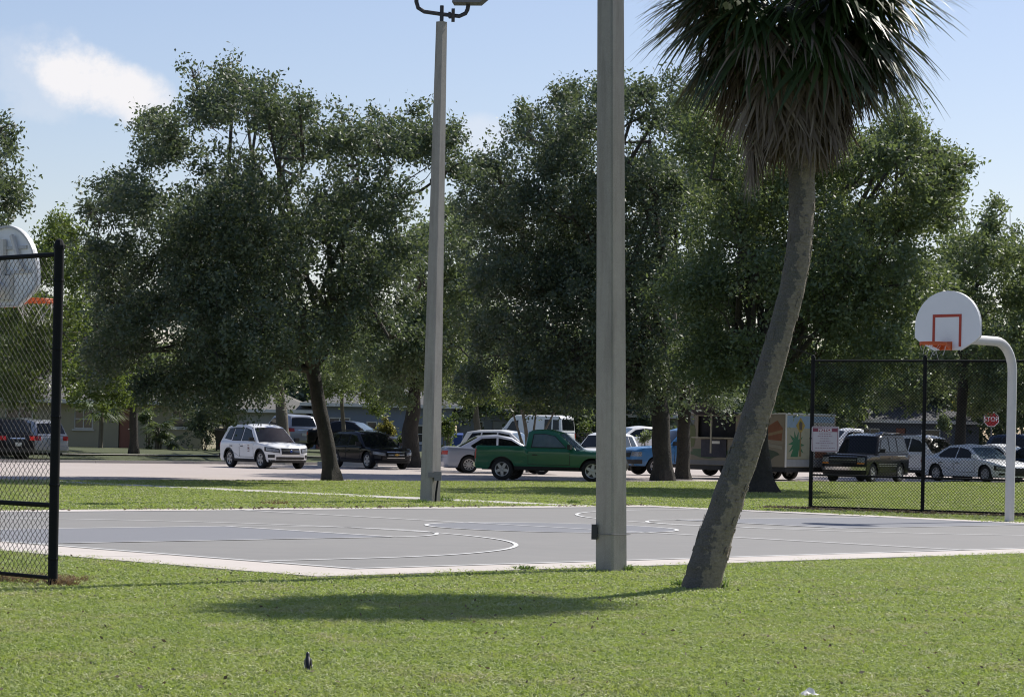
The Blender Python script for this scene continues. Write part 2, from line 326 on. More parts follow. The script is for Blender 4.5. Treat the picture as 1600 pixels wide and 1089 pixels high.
# concrete apron round the court, poured in bays
apron = bpy.data.objects.new('court_apron', None); COL.objects.link(apron); apron['kind'] = 'structure'
def bays(u0, u1, v0, v1, n, along_u):
    for k in range(n):
        gp = 0.006
        if along_u:
            a, b_ = u0 + (u1 - u0) * k / n, u0 + (u1 - u0) * (k + 1) / n; r_ = rect(a + gp, b_ - gp, v0, v1)
        else:
            a, b_ = v0 + (v1 - v0) * k / n, v0 + (v1 - v0) * (k + 1) / n; r_ = rect(u0, u1, a + gp, b_ - gp)
        sheet('concrete_slab', r_, 0.030 + rnd.uniform(-.003, .003), MT['apron'], parent=apron, thick=0.06)
bays(AP[0], AP[1], AP[2], V0 - 0.05, 7, True)
bays(AP[0], AP[1], V1 + 0.05, AP[3], 7, True)
bays(AP[0], U0 - 0.05, V0 - 0.05, V1 + 0.05, 5, False)
bays(U1 + 0.05, AP[1], V0 - 0.05, V1 + 0.05, 5, False)
sheet('court_joint', rect(U0 - 0.05, U1 + 0.05, V0 - 0.05, V1 + 0.05), 0.012, MT['seam'])
court = sheet('court', rect(U0 - .012, U1 + .012, V0 - .012, V1 + .012), 0.024, MT['court'])
UMID, VMID = (U0 + U1) / 2, (V0 + V1) / 2
LW = 0.06
lb = 0.032
def ring_arc(cu, cv, r, a0, a1, n=48, w_=LW):
    vs, fs = [], []
    for k in range(n + 1):
        a = a0 + (a1 - a0) * k / n
        for rr in (r - w_ / 2, r + w_ / 2):
            p = uv(cu + rr * math.cos(a), cv + rr * math.sin(a), lb); vs.append(p)
    for k in range(n): fs.append((2 * k, 2 * k + 1, 2 * k + 3, 2 * k + 2))
    return MB().add(vs, fs)
def line(u0, v0, u1, v1, z=lb + 0.0):
    d = Vector((u1 - u0, v1 - v0)); n = Vector((-d.y, d.x)).normalized() * LW / 2
    return MB().add([uv(u0 + n.x, v0 + n.y, z), uv(u1 + n.x, v1 + n.y, z), uv(u1 - n.x, v1 - n.y, z), uv(u0 - n.x, v0 - n.y, z)], [(0, 1, 2, 3)])
def cl(b): return b.build('court_line', MT['line'], court)
KEYH = 1.83
# blue areas
bmesh_c = MB(); n = 48
bmesh_c.add([uv(UMID + 1.93 * math.cos(2 * math.pi * k / n), VMID + 1.93 * math.sin(2 * math.pi * k / n), 0.028) for k in range(n)], [tuple(range(n))])
bmesh_c.build('centre_circle', MT['court_blue'], court)
for s_, ub_ in ((1, U0), (-1, U1)):
    e = ub_ + s_ * 5.79; a_, b_ = sorted((ub_, e))
    sheet('key_area', rect(a_, b_, VMID - KEYH, VMID + KEYH), 0.028, MT['court_blue'], parent=court)
    cl(line(ub_ + s_ * .03, VMID - KEYH, e, VMID - KEYH)); cl(line(ub_ + s_ * .03, VMID + KEYH, e, VMID + KEYH)); cl(line(e, VMID - KEYH, e, VMID + KEYH, lb + .003))
    base = 0 if s_ > 0 else math.pi
    cl(ring_arc(e, VMID, KEYH + 0.02, base - math.pi / 2, base + math.pi / 2))
    ba = ub_ + s_ * 1.45
    cl(ring_arc(ba, VMID, 6.02, base - math.pi / 2, base + math.pi / 2, 72))
    for sg in (-1, 1): cl(line(ub_ + s_ * .03, VMID + sg * 6.02, ba, VMID + sg * 6.02))
cl(ring_arc(UMID, VMID, 1.93, 0, 2 * math.pi, 80))
cl(line(UMID, V0, UMID, V1, lb + .003))
cl(line(U0, V0 + .05, U1, V0 + .05)); cl(line(U0, V1 - .03, U1, V1 - .03)); cl(line(U0 + .03, V0, U0 + .03, V1, lb + .003)); cl(line(U1 - .03, V0, U1 - .03, V1, lb + .003))

# footpath from the far court corner towards the road, road, far verge paths
fp = bpy.data.objects.new('footpath', None); COL.objects.link(fp); fp['kind'] = 'structure'
for k in range(14):
    v0 = AP[3] + k * 1.5
    if v0 < 54: sheet('concrete_slab', rect(36.7, 37.9, v0 + .008, v0 + 1.492), 0.022 + rnd.uniform(-.002, .002), MT['walk'], parent=fp, thick=0.05)
sheet('road', rect(-120, 400, 55.6, 84.0), 0.008, MT['road'])
kb = bpy.data.objects.new('road_kerb', None); COL.objects.link(kb); kb['kind'] = 'structure'
for k in range(40): sheet('kerb_stone', rect(20 + k * 5 + .01, 25 + k * 5 - .01, 84.0, 84.25), 0.12, MT['walk'], parent=kb, thick=0.14)
fs = bpy.data.objects.new('street_footpath', None); COL.objects.link(fs); fs['kind'] = 'structure'
for k in range(60):
    u_ = 30 + k * 3
    b = MB(); 
    P4 = [uv(u_ + .01, 93.2), uv(u_ + 2.99, 93.2), uv(u_ + 2.99, 94.7), uv(u_ + .01, 94.7)]
    b.add([(p.x, p.y, 0.225 + .03) for p in P4], [(0, 1, 2, 3)]); o = b.build('concrete_slab', MT['walk'], fs)
dw = MB()
for (ua, ub2) in ((104, 107.5),):
    pass

# ------------------------------------------------------------------ numpy leaf / blade meshes
def quad_mesh(name, V, n_per, m, tone, parent=None, smooth=False):
    """V: (n, n_per, 3) float array of polygons"""
    n = V.shape[0]; me = bpy.data.meshes.new(name)
    me.vertices.add(n * n_per); me.vertices.foreach_set('co', V.reshape(-1).astype(np.float32))
    me.loops.add(n * n_per); me.loops.foreach_set('vertex_index', np.arange(n * n_per, dtype=np.int32))
    me.polygons.add(n); me.polygons.foreach_set('loop_start', np.arange(0, n * n_per, n_per, dtype=np.int32))
    try: me.polygons.foreach_set('loop_total', np.full(n, n_per, dtype=np.int32))
    except Exception: pass
    me.update(calc_edges=True)
    at = me.attributes.new('tone', 'FLOAT', 'FACE'); at.data.foreach_set('value', np.clip(tone, 0, 1).astype(np.float32))
    me.materials.append(m)
    o = bpy.data.objects.new(name, me); COL.objects.link(o)
    if parent: o.parent = parent
    return o
def unit(a): return a / np.maximum(np.linalg.norm(a, axis=-1, keepdims=True), 1e-6)
def leaf_quads(C, size, up=0.45, T=None, aspect=0.5):
    n = len(C); nrm = unit(rng.normal(size=(n, 3)) + np.array([0, 0, up]))
    t = rng.normal(size=(n, 3)) if T is None else T + 0.8 * rng.normal(size=(n, 3))
    t = unit(t - nrm * np.sum(t * nrm, 1, keepdims=True)); b = np.cross(nrm, t)
    L = (size * rng.uniform(0.65, 1.3, n))[:, None]; W = L * aspect
    return np.stack([C - t * L * .5, C + b * W * .5 + t * L * .05, C + t * L * .5, C - b * W * .5 + t * L * .05], 1)
def crown_mesh(name, lobes, n_leaves, size, m, parent, spray=0.34, drop=0.1, gaps=0.25, up=0.45):
    """lobes: array of (x,y,z,r). Leaves grow in sprays spread through every lobe, denser at its outside."""
    lobes = np.array(lobes, float); r = lobes[:, 3]; wgt = r ** 2.2; wgt /= wgt.sum()
    per = 20; ns = n_leaves // per
    li = rng.choice(len(lobes), ns, p=wgt)
    d = unit(rng.normal(size=(ns, 3))); rad = rng.uniform(0, 1, ns) ** 0.42
    # lumpy lobes: radius modulated by direction
    ph = rng.uniform(0, 6.28, (len(lobes), 3)); q = ph[li]
    lump = 1 + 0.18 * np.sin(d[:, 0] * 5 + q[:, 0]) + 0.18 * np.sin(d[:, 1] * 5 + q[:, 1]) + 0.16 * np.sin(d[:, 2] * 6 + q[:, 2])
    per_c = 9; nc = ns // per_c; cid = rng.integers(0, nc, ns); cid[:nc] = np.arange(nc)      # sprays gather into leafy clumps
    cc = lobes[li[:nc], :3] + d[:nc] * (r[li[:nc]] * rad[:nc] * lump[:nc])[:, None] * np.array([1, 1, 0.86])
    crad = np.minimum(r[li[:nc]] * rng.uniform(.16, .34, nc), 0.62)
    dj = unit(rng.normal(size=(ns, 3))) * (rng.uniform(0, 1, ns) ** .5)[:, None] * np.array([1, 1, .62])
    c0_ = lobes[li, :3] + d * (r[li] * rad * lump)[:, None] * np.array([1, 1, 0.86]); q0_ = q
    c = cc[cid] + dj * crad[cid][:, None]; q = q[:nc][cid]
    loose = rng.uniform(0, 1, ns) < .42; c[loose] = c0_[loose]; q[loose] = q0_[loose]
    # thin out patches of space so light and what is behind comes through
    f = np.sin(c[:, 0] * 2.3 + q[:, 0]) * np.sin(c[:, 2] * 2.7 + 1.3) * np.sin(c[:, 1] * 1.9 + .4)
    c = c[f > -1 + gaps * 1.4 * rng.uniform(0, 1, ns) ** 0.5 * 2] if gaps else c
    dd = unit(c - lobes[rng.choice(len(lobes), len(c), p=wgt), :3] * 0.0 - np.array([lobes[:, 0].mean(), lobes[:, 1].mean(), lobes[:, 2].mean()]))
    tw = unit(dd + 0.9 * rng.normal(size=c.shape) - np.array([0, 0, drop]))
    ns = len(c); k = rng.uniform(-0.5, 0.9, (ns, per, 1))
    C = c[:, None, :] + tw[:, None, :] * k * spray + rng.normal(size=(ns, per, 3)) * spray * 0.26
    T = np.repeat(tw, per, 0); C = C.reshape(-1, 3)
    tone = np.repeat(rng.beta(2, 2.6, ns), per) * 0.75 + rng.uniform(0, .3, ns * per)
    o = quad_mesh(name, leaf_quads(C, size, up, T), 4, m, tone, parent)
    return o, c
def lobes_from(px_lobes, Y, depth, copies=3, seed=1):
    """each entry (px,py,rpx) seen in the photo becomes a few lobes spread in depth"""
    rr = random.Random(seed); out = []
    s = F / Y
    xs = [l[0] for l in px_lobes]; cx = (min(xs) + max(xs)) / 2; hw = (max(xs) - min(xs)) / 2 + 1
    for (x, y, r_) in px_lobes:
        p0 = world_at(x, y, Y); R_ = r_ / s
        k = math.sqrt(max(0.08, 1 - ((x - cx) / (hw * 1.15)) ** 2)); D = depth * k
        for c in range(copies):
            yy = Y + (-D + 2 * D * (c + 0.5) / copies) + rr.uniform(-.5, .5) * D / copies
            q = world_at(x + rr.uniform(-.25, .25) * r_, y + rr.uniform(-.25, .25) * r_, yy)
            out.append((q.x, yy, max(q.z, 1.9), R_ * rr.uniform(.8, 1.05)))
    return out
def limb_path(a, b, sag, n=7, wob=0.12, rr=rnd):
    a, b = Vector(a), Vector(b); L = (b - a).length; pts = []
    for i in range(n + 1):
        t = i / n; p = a.lerp(b, t); p.z += sag * L * math.sin(math.pi * t)
        if 0 < i < n: p += Vector((rr.uniform(-1, 1), rr.uniform(-1, 1), rr.uniform(-1, 1))) * wob * L / n
        pts.append(p)
    return pts
def tree(name, label, cat, trunk_path, trunk_r, lobes, n_leaves, leaf, m, bark='oakbark', group=None, spray=0.34, limbs=True, flare=1.5, gaps=0.25, twigs=3, roots=None, seed=3, up=0.45, fork=None):
    base = Vector(trunk_path[0]); t = thing(name, label, cat, base, 0, group)
    rr = random.Random(seed)
    path = [Vector(p) - base for p in trunk_path]
    b = MB(); n = 14
    rad = list(trunk_r) if hasattr(trunk_r, '__len__') else [trunk_r * (1 - .35 * i / (len(path) - 1)) for i in range(len(path))]
    # resample
    P, Q = [], []
    for i in range(len(path) - 1):
        for k in range(5): P.append(path[i].lerp(path[i + 1], k / 5)); Q.append(rad[i] + (rad[i + 1] - rad[i]) * k / 5)
    P.append(path[-1]); Q.append(rad[-1])
    P[0].z -= 0.15
    Q = [q * (1 + (flare - 1) * math.exp(-max(0, p.z) / 0.22)) for p, q in zip(P, Q)]
    b.tube(P, Q, n)
    for i, v in enumerate(b.v):
        k = 1 + 0.05 * math.sin(i * 1.7) + 0.04 * math.sin(i * .37 + seed)
        c = P[min(i // n, len(P) - 1)]; vv = Vector(v); a_ = (i % n) * 2 * math.pi / n
        if vv.z < 0.7: k *= 1 + 0.22 * math.sin(a_ * 4 + seed) * (1 - max(0, vv.z) / 0.7)
        vv = c + (vv - c) * k; b.v[i] = tuple(vv)
    b.build('trunk', MT[bark], t, smooth=True)
    if n_leaves:
        L = np.array(lobes, float); L[:, 0] -= base.x; L[:, 1] -= base.y; L[:, 2] -= base.z
        crown, cs = crown_mesh('crown', L, n_leaves, leaf, m, t, spray, gaps=gaps, up=up)
        if limbs:
            lm = MB(); top = P[-1]; forks = [P[-1], P[int(len(P) * .85)], P[int(len(P) * .75)]]
            if fork: forks = [P[int(len(P) * q)] if q < 1 else P[-1] for q in fork]
            order = list(range(len(L))); rr.shuffle(order)
            mains = []
            for i in order:
                c = Vector(L[i][:3]); r_ = L[i][3]
                if mains and rr.random() < 0.72:
                    # leave from the nearest point of an earlier limb, lying inward
                    cand = min(mains, key=lambda q: (q[0] - c).length + 0.35 * (q[0] - top).length)
                    a, ra = cand
                else:
                    a = rr.choice(forks); ra = Q[-1] * 0.62
                pth = limb_path(a, c, 0.10, 6, 0.5, rr); r0 = min(ra * .8, .025 + 0.013 * (c - a).length); r1 = max(0.012, r0 * .35)
                lm.tube(pth, [r0 + (r1 - r0) * k / 6 for k in range(7)], 6)
                mains += [(pth[3], r0 * .65), (pth[5], r0 * .45)]
                for q in range(twigs):
                    d = Vector((rr.gauss(0, 1), rr.gauss(0, 1), rr.gauss(0, .8))).normalized()
                    s0 = pth[rr.randint(4, 6)]
                    lm.tube(limb_path(s0, c + d * r_ * rr.uniform(.7, 1.05), 0.05, 4, .4, rr), [.022, .017, .012, .009, .005], 4)
            lm.build('branches', MT['branch'] if bark == 'oakbark' else MT[bark], t, smooth=False)
    return t

#OBJECTS_BELOW
# ------------------------------------------------------------------ houses beyond the street
def house(label, px0, px1, py_eave, s, wall, roofc, depth=8.0, rise=1.6, wins=(), doors=(), hip=True, group=None, rz=0.0, fascia=(0.62, 0.61, 0.58), over=0.6, garage=()):
    """frontal house: s = photo pixels per metre at its front wall"""
    Y = F / s; gz = 0.43
    c = world_at((px0 + px1) / 2, py_eave, Y); W = (px1 - px0) / s; H = c.z - gz
    t = thing('house', label, 'house', (c.x, Y, gz), rz, group)
    wall = tuple(x * .9 for x in wall); roofc = tuple(x * .6 for x in roofc)
    wm = mat('render wall', wall, 0.9, [(0.8, 0.4, tuple(x * .85 for x in wall)), (30, 0.2, tuple(min(1, x * 1.1) for x in wall))], (60, .3, .01))
    rm = mat('roof shingle', roofc, 0.9, [(4, 0.5, tuple(x * .7 for x in roofc)), (40, 0.4, tuple(min(1, x * 1.2) for x in roofc))], (50, .6, .02))
    fm = mat('fascia paint', fascia, 0.7, (2, .3, tuple(x * .8 for x in fascia)))
    X0 = -W / 2; 
    # front wall built round its openings
    holes = sorted([(X0 + (a - px0) / s, X0 + (b - px0) / s, z0, z1, k) for a, b, z0, z1, k in list(wins) + list(doors)])
    b = MB(); x = X0; T = 0.2
    for a, e, z0, z1, k in holes:
        if a > x: b.box(((a + x) / 2, T / 2, H / 2 - .15), (a - x, T, H + .3))
        if z0 > 0.05: b.box(((a + e) / 2, T / 2, z0 / 2 - .15), (e - a, T, z0 + .3))
        if z1 < H: b.box(((a + e) / 2, T / 2, (z1 + H) / 2), (e - a, T, H - z1))
        x = e
    b.box(((x - X0) / 2, T / 2, H / 2 - .15), (-X0 - x, T, H + .3))
    b.box((X0 + T / 2, depth / 2 + T / 2, H / 2 - .15), (T, depth - T, H + .3)); b.box((-X0 - T / 2, depth / 2 + T / 2, H / 2 - .15), (T, depth - T, H + .3)); b.box((0, depth, H / 2 - .15), (W, T, H + .3))
    b.build('wall', wm, t)
    b = MB(); o = over; x0, x1, y0, y1 = X0 - o, -X0 + o, -o, depth + o
    if hip:
        rdg = min(W, depth) / 2
        vs = [(x0, y0, H), (x1, y0, H), (x1, y1, H), (x0, y1, H), (x0 + rdg, (y0 + y1) / 2, H + rise), (x1 - rdg, (y0 + y1) / 2, H + rise)]
        b.add(vs, [(0, 1, 5, 4), (1, 2, 5), (2, 3, 4, 5), (3, 0, 4), (0, 3, 2, 1)])
    else:
        vs = [(x0, y0, H), (x1, y0, H), (x1, y1, H), (x0, y1, H), (x0, (y0 + y1) / 2, H + rise), (x1, (y0 + y1) / 2, H + rise)]
        b.add(vs, [(0, 1, 5, 4), (2, 3, 4, 5), (1, 2, 5), (3, 0, 4), (0, 3, 2, 1)])
    b.build('roof', rm, t)
    b = MB(); b.box((0, y0 - .015, H - .07), (W + 2 * o, .03, .2)); b.box((x0 - .017, depth / 2, H - .07), (.03, depth + 2 * o, .2)); b.box((x1 + .017, depth / 2, H - .07), (.03, depth + 2 * o, .2)); b.box((0, y0 / 2 + .02, H - .155), (W + 2 * o - .06, -y0 - .05, .02))
    b.build('fascia', fm, t)
    gl = mat('house window glass', (0.03, 0.035, 0.04), 0.08, (1, .3, (.05, .055, .06)), spec=.8)
    for a, e, z0, z1, k in holes:
        w_, h_ = e - a, z1 - z0; cx, cz = (a + e) / 2, (z0 + z1) / 2
        if k == 'door':
            d = MB().box((cx, .10, cz), (w_ - .08, .05, h_ - .04)).build('door', mat('door paint', (.25, .10, .07), .6, (3, .3, (.2, .08, .05))), t)
            MB().box((cx + w_ * .35, .06, cz - .05), (.12, .03, .04)).build('handle', MT['chrome'], d)
        elif k == 'garage':
            gm = mat('garage door', (.50, .50, .50), .7, (2, .3, (.4, .4, .4)))
            d = MB().box((cx, .14, cz), (w_, .03, h_)).build('garage_door', gm, t)
            for q in range(4): MB().box((cx, .11, z0 + h_ * (q + .5) / 4), (w_ - .06, .03, h_ / 4 - .05)).build('door_panel', gm, d)
        else:
            f = MB(); fw = .07
            f.box((cx, .07, z0 + fw / 2), (w_, .06, fw)).box((cx, .07, z1 - fw / 2), (w_, .06, fw)).box((a + fw / 2, .07, cz), (fw, .06, h_ - 2 * fw)).box((e - fw / 2, .07, cz), (fw, .06, h_ - 2 * fw))
            f.box((cx, .07, cz), (w_ - 2 * fw, .05, .05))
            if k == 'double': f.box((cx, .072, cz), (.05, .055, h_ - 2 * fw))
            wf = f.build('window', fm, t)
            MB().box((cx, .105, cz), (w_ - .02, .012, h_ - .02)).build('pane', gl, wf)
            MB().box((cx, -.03, z0 - .05), (w_ + .16, .1, .07)).build('sill', fm, wf)
    return t
house('pale yellow house with grey hip roof behind the palmettos at far left', -90, 318, 625, 30, (0.42, 0.38, 0.27), (0.22, 0.21, 0.20), wins=[(116, 146, 0.95, 2.0, 'double'), (8, 52, 0.9, 2.0, 'double'), (268, 296, 1.1, 2.1, 'win')], doors=[(186, 205, 0, 2.1, 'door')], depth=9)
house('pale grey garage wing with low roof between the dark hedge and the silver SUV', 326, 478, 640, 26, (0.33, 0.345, 0.33), (0.25, 0.24, 0.22), wins=[(345, 362, 1.0, 2.0, 'win')], doors=[(448, 476, 0, 2.0, 'garage')], depth=8, rise=1.3)
house('blue grey house with white framed windows behind the black crossover', 486, 706, 632, 26, (0.20, 0.235, 0.30), (0.20, 0.20, 0.20), wins=[(514, 548, 0.55, 1.95, 'double'), (573, 590, 0.7, 1.75, 'win'), (652, 668, 0.5, 1.6, 'win')], doors=[(494, 510, 0, 2.05, 'door')], depth=9)
house('white and grey house with garage behind the white van', 714, 872, 641, 23.5, (0.36, 0.385, 0.42), (0.30, 0.29, 0.27), wins=[(748, 756, 0.6, 2.0, 'win')], doors=[(770, 835, 0, 2.05, 'garage')], depth=8, rise=1.4, fascia=(.7, .7, .68))
house('low beige house with white fascia behind the green pickup cab', 882, 1078, 648, 24, (0.30, 0.30, 0.27), (0.34, 0.32, 0.29), wins=[(898, 930, 0.7, 2.0, 'double'), (960, 990, .8, 2.0, 'win'), (1020, 1050, .8, 2.0, 'double')], depth=9, fascia=(.72, .72, .70))
house('long low slate grey house behind the right hand parked cars', 1290, 1530, 657, 24.5, (0.10, 0.115, 0.15), (0.16, 0.165, 0.18), wins=[(1345, 1375, .9, 2.0, 'double'), (1440, 1470, .9, 2.0, 'win')], doors=[(1400, 1416, 0, 2.05, 'door')], depth=9, fascia=(.66, .66, .66))

# ------------------------------------------------------------------ concrete light poles
def square_pole(name, label, base, w0, w1, H, rz, lean=0.0, head=True, hdir=0.0):
    t = thing(name, label, 'light pole', base, 0)
    b = MB(); n = 24; c = 0.16
    for i in range(n + 1):
        z = -0.3 + (H + .3) * i / n; hw = (w0 + (w1 - w0) * max(0, z) / H) / 2
        pl = [(1, -1 + c), (1, 1 - c), (1 - c, 1), (-1 + c, 1), (-1, 1 - c), (-1, -1 + c), (-1 + c, -1), (1 - c, -1)]
        for x, y in pl:
            X = x * hw; Y = y * hw; b.v.append((X * math.cos(rz) - Y * math.sin(rz) + lean * z, X * math.sin(rz) + Y * math.cos(rz), z))
    for i in range(n):
        for k in range(8): b.f.append((i * 8 + k, i * 8 + (k + 1) % 8, i * 8 + 8 + (k + 1) % 8, i * 8 + 8 + k))
    b.f.append(tuple(range(n * 8, n * 8 + 8)))
    b.build('shaft', MT['pole'], t)
    if head:
        T = Vector((lean * H, 0, H)); m = Matrix.Rotation(hdir, 4, 'Z')
        MB().tube([T + Vector((0, 0, -.3)), T + Vector((0, 0, .34))], .042, 8).build('spigot', MT['dkmetal'], t)
        pts = []
        Wd = .54
        ctl = [(-Wd, 0, .62), (-Wd, 0, .42), (-Wd + .04, 0, .29), (-Wd + .17, 0, .21), (0, 0, .16), (Wd - .17, 0, .12), (Wd - .04, 0, .18), (Wd, 0, .26), (Wd + .02, 0, .38)]
        MB().tube([T + m @ Vector(p) for p in ctl], .045, 8).build('bracket', MT['dkmetal'], t)
        MB().box(T + m @ Vector((.24, 0, .14)), (.07, .13, .26), 0, 0.4).box(T + m @ Vector((.17, 0, .14)), (.05, .14, .12), hdir).build('clamp', MT['dkmetal'], t)
        for sx in (-1, 1):
            c0 = T + m @ Vector((sx * Wd + .06, -.05, .37 if sx > 0 else .58))
            b = MB(); pr = [(-.36, 0), (.22, 0), (.36, .12), (.30, .42), (-.30, .42)]
            b.slab([c0 + m @ Vector((x, -.22, z)) for x, z in pr], m @ Vector((0, .44, 0)))
            fl = b.build('floodlight', MT['steel'], t)
            MB().slab([c0 + m @ Vector((x, -.225, z)) for x, z in [(-.25, .08), (.24, .08), (.24, .36), (-.25, .36)]], m @ Vector((0, -.012, 0))).build('lens', MT['lamp'], fl)
    return t
np_base = on_ground(955, 893); near = square_pole('light_pole', 'large square concrete light pole at near edge of court', np_base, 0.250, 0.19, 10.2, R(47), -0.021)
jb = MB().box((-0.19, -.02, 0.42), (.055, .09, .16)).box((-.165, -.02, .42), (.03, .05, .1)); jb.build('junction_box', MT['dkmetal'], near)
MB().tube([(0.187 * math.cos(a) + .007, 0.187 * math.sin(a), .40) for a in [R(q) for q in (47, 92, 137, 182, 227, 272, 317, 362, 407)]], .005, 5).build('band', MT['steel'], near)
fpb = on_ground(672, 785); far = square_pole('light_pole', 'far concrete light pole with twin floodlight bracket beyond the court', fpb, 0.325, 0.175, 10.05, R(52), 0.004, hdir=R(-5))
b = MB().box((0.16, -.2, .56), (.15, .10, .19)).box((.03, -.225, .58), (.16, .03, .10)); b.build('junction_box', MT['steel'], far)
MB().tube([(0.115, -.205, -.05), (.125, -.205, .2), (.16, -.2, .48)], .022, 6).build('conduit', MT['black'], far)

# ------------------------------------------------------------------ chain link fences
def fence(label, p0, p1, posts, H, rails, group, mesh_r, gate=None):
    """p0 -> p1 in world; posts: distances along"""
    t = thing('chain_link_fence', label, 'fence', p0, 0, group); d = (Vector(p1) - Vector(p0)); L = d.length; d.normalize()
    for k, q in enumerate(posts):
        r_ = .043 if k == 0 else .040
        po = MB().tube([d * q + Vector((0, 0, -.2)), d * q + Vector((0, 0, H + .05))], r_, 10).build('post', MT['black'], t, smooth=True)
        MB().lathe([(0, H + .11), (r_ * .7, H + .095), (r_ * 1.15, H + .05), (r_ * 1.15, H + .02), (0, H + .02)], 10, c=d * q).build('cap', MT['black'], po)
        for z in [.25, .9, 1.5, 2.1, 2.7]:
            MB().lathe([(r_ * 1.08, z - .012), (r_ * 1.15, z), (r_ * 1.08, z + .012)], 8, c=d * q).build('tension_band', MT['black'], po)
    for z, r_ in rails:
        MB().tube([Vector((0, 0, z)), d * L + Vector((0, 0, z))], r_, 8).build('rail', MT['black'], t, smooth=True)
    a = .0355; b = MB(); n = int(L / a); nz = int((H - .06) / a); sd_ = Vector((-d.y, d.x, 0))
    v, f = [], []
    for k in range(n):
        for j in range(nz + 1):
            x = k * a + (a if (j + k) % 2 else 0); z = .06 + j * a; off = .004 if j % 2 else -.004
            c = d * x + sd_ * (.0 + off) + Vector((0, 0, z))
            for g in (0, 1, 2):
                an = 2.094 * g; v.append(tuple(c + (d * math.cos(an) + sd_ * math.sin(an)) * mesh_r))
        s0 = k * (nz + 1) * 3
        for j in range(nz):
            for g in range(3):
                A = s0 + j * 3 + g; B = s0 + j * 3 + (g + 1) % 3; f.append((A, B, B + 3, A + 3))
    b.v, b.f = v, f; b.build('wire_mesh', MT['black'], t, fix=False)
    return t
# left: behind the near baseline; right: behind the far baseline
def fit(px, py): return on_ground(px, py)
lp = on_ground(82, 917); ldir = Vector((-US, UC, 0))
fence('black chain link fence at the left edge in front of the near hoop', lp, lp + ldir * 5.4, [0, 2.7, 5.4], 2.96, [(2.93, .022), (.72, .022), (.08, .018)], 'black chain link fences behind the hoops', .0033)
rp = on_ground(1266, 797); rdir = Vector((US, -UC, 0)); rdir = (Vector((1, -.62, 0))).normalized()
fence('black chain link fence with notice sign behind the far right hoop', rp, rp + rdir * 8.1, [0, 2.5, 5.3, 8.1], 3.14, [(3.12, .024), (.74, .022), (.08, .018)], 'black chain link fences behind the hoops', .0055)
# notice sign wired to the fence
s0 = F / rp.y
sg = rp + rdir * 0.42
sgz = world_at(1291, 686, sg.y).z
sx = world_at(1291, 686, sg.y).x
nrm_f = Vector((rdir.y, -rdir.x, 0))      # towards the court
sgn = thing('notice_sign', 'small white notice sign with dark red header wired to the fence', 'sign', (sx, rp.y + (sx - rp.x) * rdir.y / rdir.x, sgz), math.atan2(rdir.y, rdir.x))
sw, sh = .62, .53
b = MB(); cr = .04
pl = []
for cx_, cz_, a0 in ((sw / 2 - cr, sh / 2 - cr, 0), (-sw / 2 + cr, sh / 2 - cr, 90), (-sw / 2 + cr, -sh / 2 + cr, 180), (sw / 2 - cr, -sh / 2 + cr, 270)):
    for k in range(4): a = R(a0 + 30 * k); pl.append((cx_ + cr * math.cos(a), -.04, cz_ + cr * math.sin(a)))
b.slab(pl, (0, .012, 0)); b.build('panel', mat('sign white', (.50, .47, .50), .5, (6, .3, (.42, .40, .44))), sgn)
dred = mat('sign dark red', (.20, .03, .06), .5, (9, .3, (.15, .02, .05)))
MB().box((0, -.043, sh / 2 - .075), (sw - .07, .004, .075)).build('header', dred, sgn)
fr = MB(); zt, zb = sh / 2 - .02, -sh / 2 + .02
fr.box((0, -.0425, zb), (sw - .06, .003, .008)).box((0, -.0425, zt), (sw - .06, .003, .006)).box((-sw / 2 + .03, -.0425, 0), (.007, .003, sh - .05)).box((sw / 2 - .03, -.0425, 0), (.007, .003, sh - .05)); fr.build('border', dred, sgn)
def text(body, size, loc, m, parent, name='lettering', rot=(R(90), 0, 0), ext=.0015, bold=.0):
    cu = bpy.data.curves.new(name, 'FONT'); cu.body = body; cu.size = size; cu.extrude = ext; cu.align_x = 'CENTER'; cu.align_y = 'CENTER'; cu.offset = bold; cu.resolution_u = 3
    cu.materials.append(m); o = bpy.data.objects.new(name, cu); COL.objects.link(o); me = bpy.data.meshes.new_from_object(o); bpy.data.objects.remove(o); me.materials.clear(); me.materials.append(m)
    o = bpy.data.objects.new(name, me); COL.objects.link(o); o.parent = parent; o.location = loc; o.rotation_euler = rot; return o
wht = mat('sign lettering white', (.72, .70, .72), .5, (9, .2, (.6, .6, .6)))
text('NOTICE', .085, (0, -.047, sh / 2 - .077), wht, sgn, bold=.002)
ink = mat('sign print grey red', (.24, .14, .18), .6, (40, .5, (.4, .34, .38)))
rr = random.Random(5); b = MB()
for row, (wd) in enumerate((.28, .34, .22, .24, .42, .2, .46)):
    z = sh / 2 - .155 - row * .049; x = -wd / 2
    while x < wd / 2 - .01:
        l_ = rr.uniform(.018, .05); l_ = min(l_, wd / 2 - x); b.box((x + l_ / 2, -.0422, z), (l_, .0012, .016)); x += l_ + .013
b.build('print', ink, sgn)

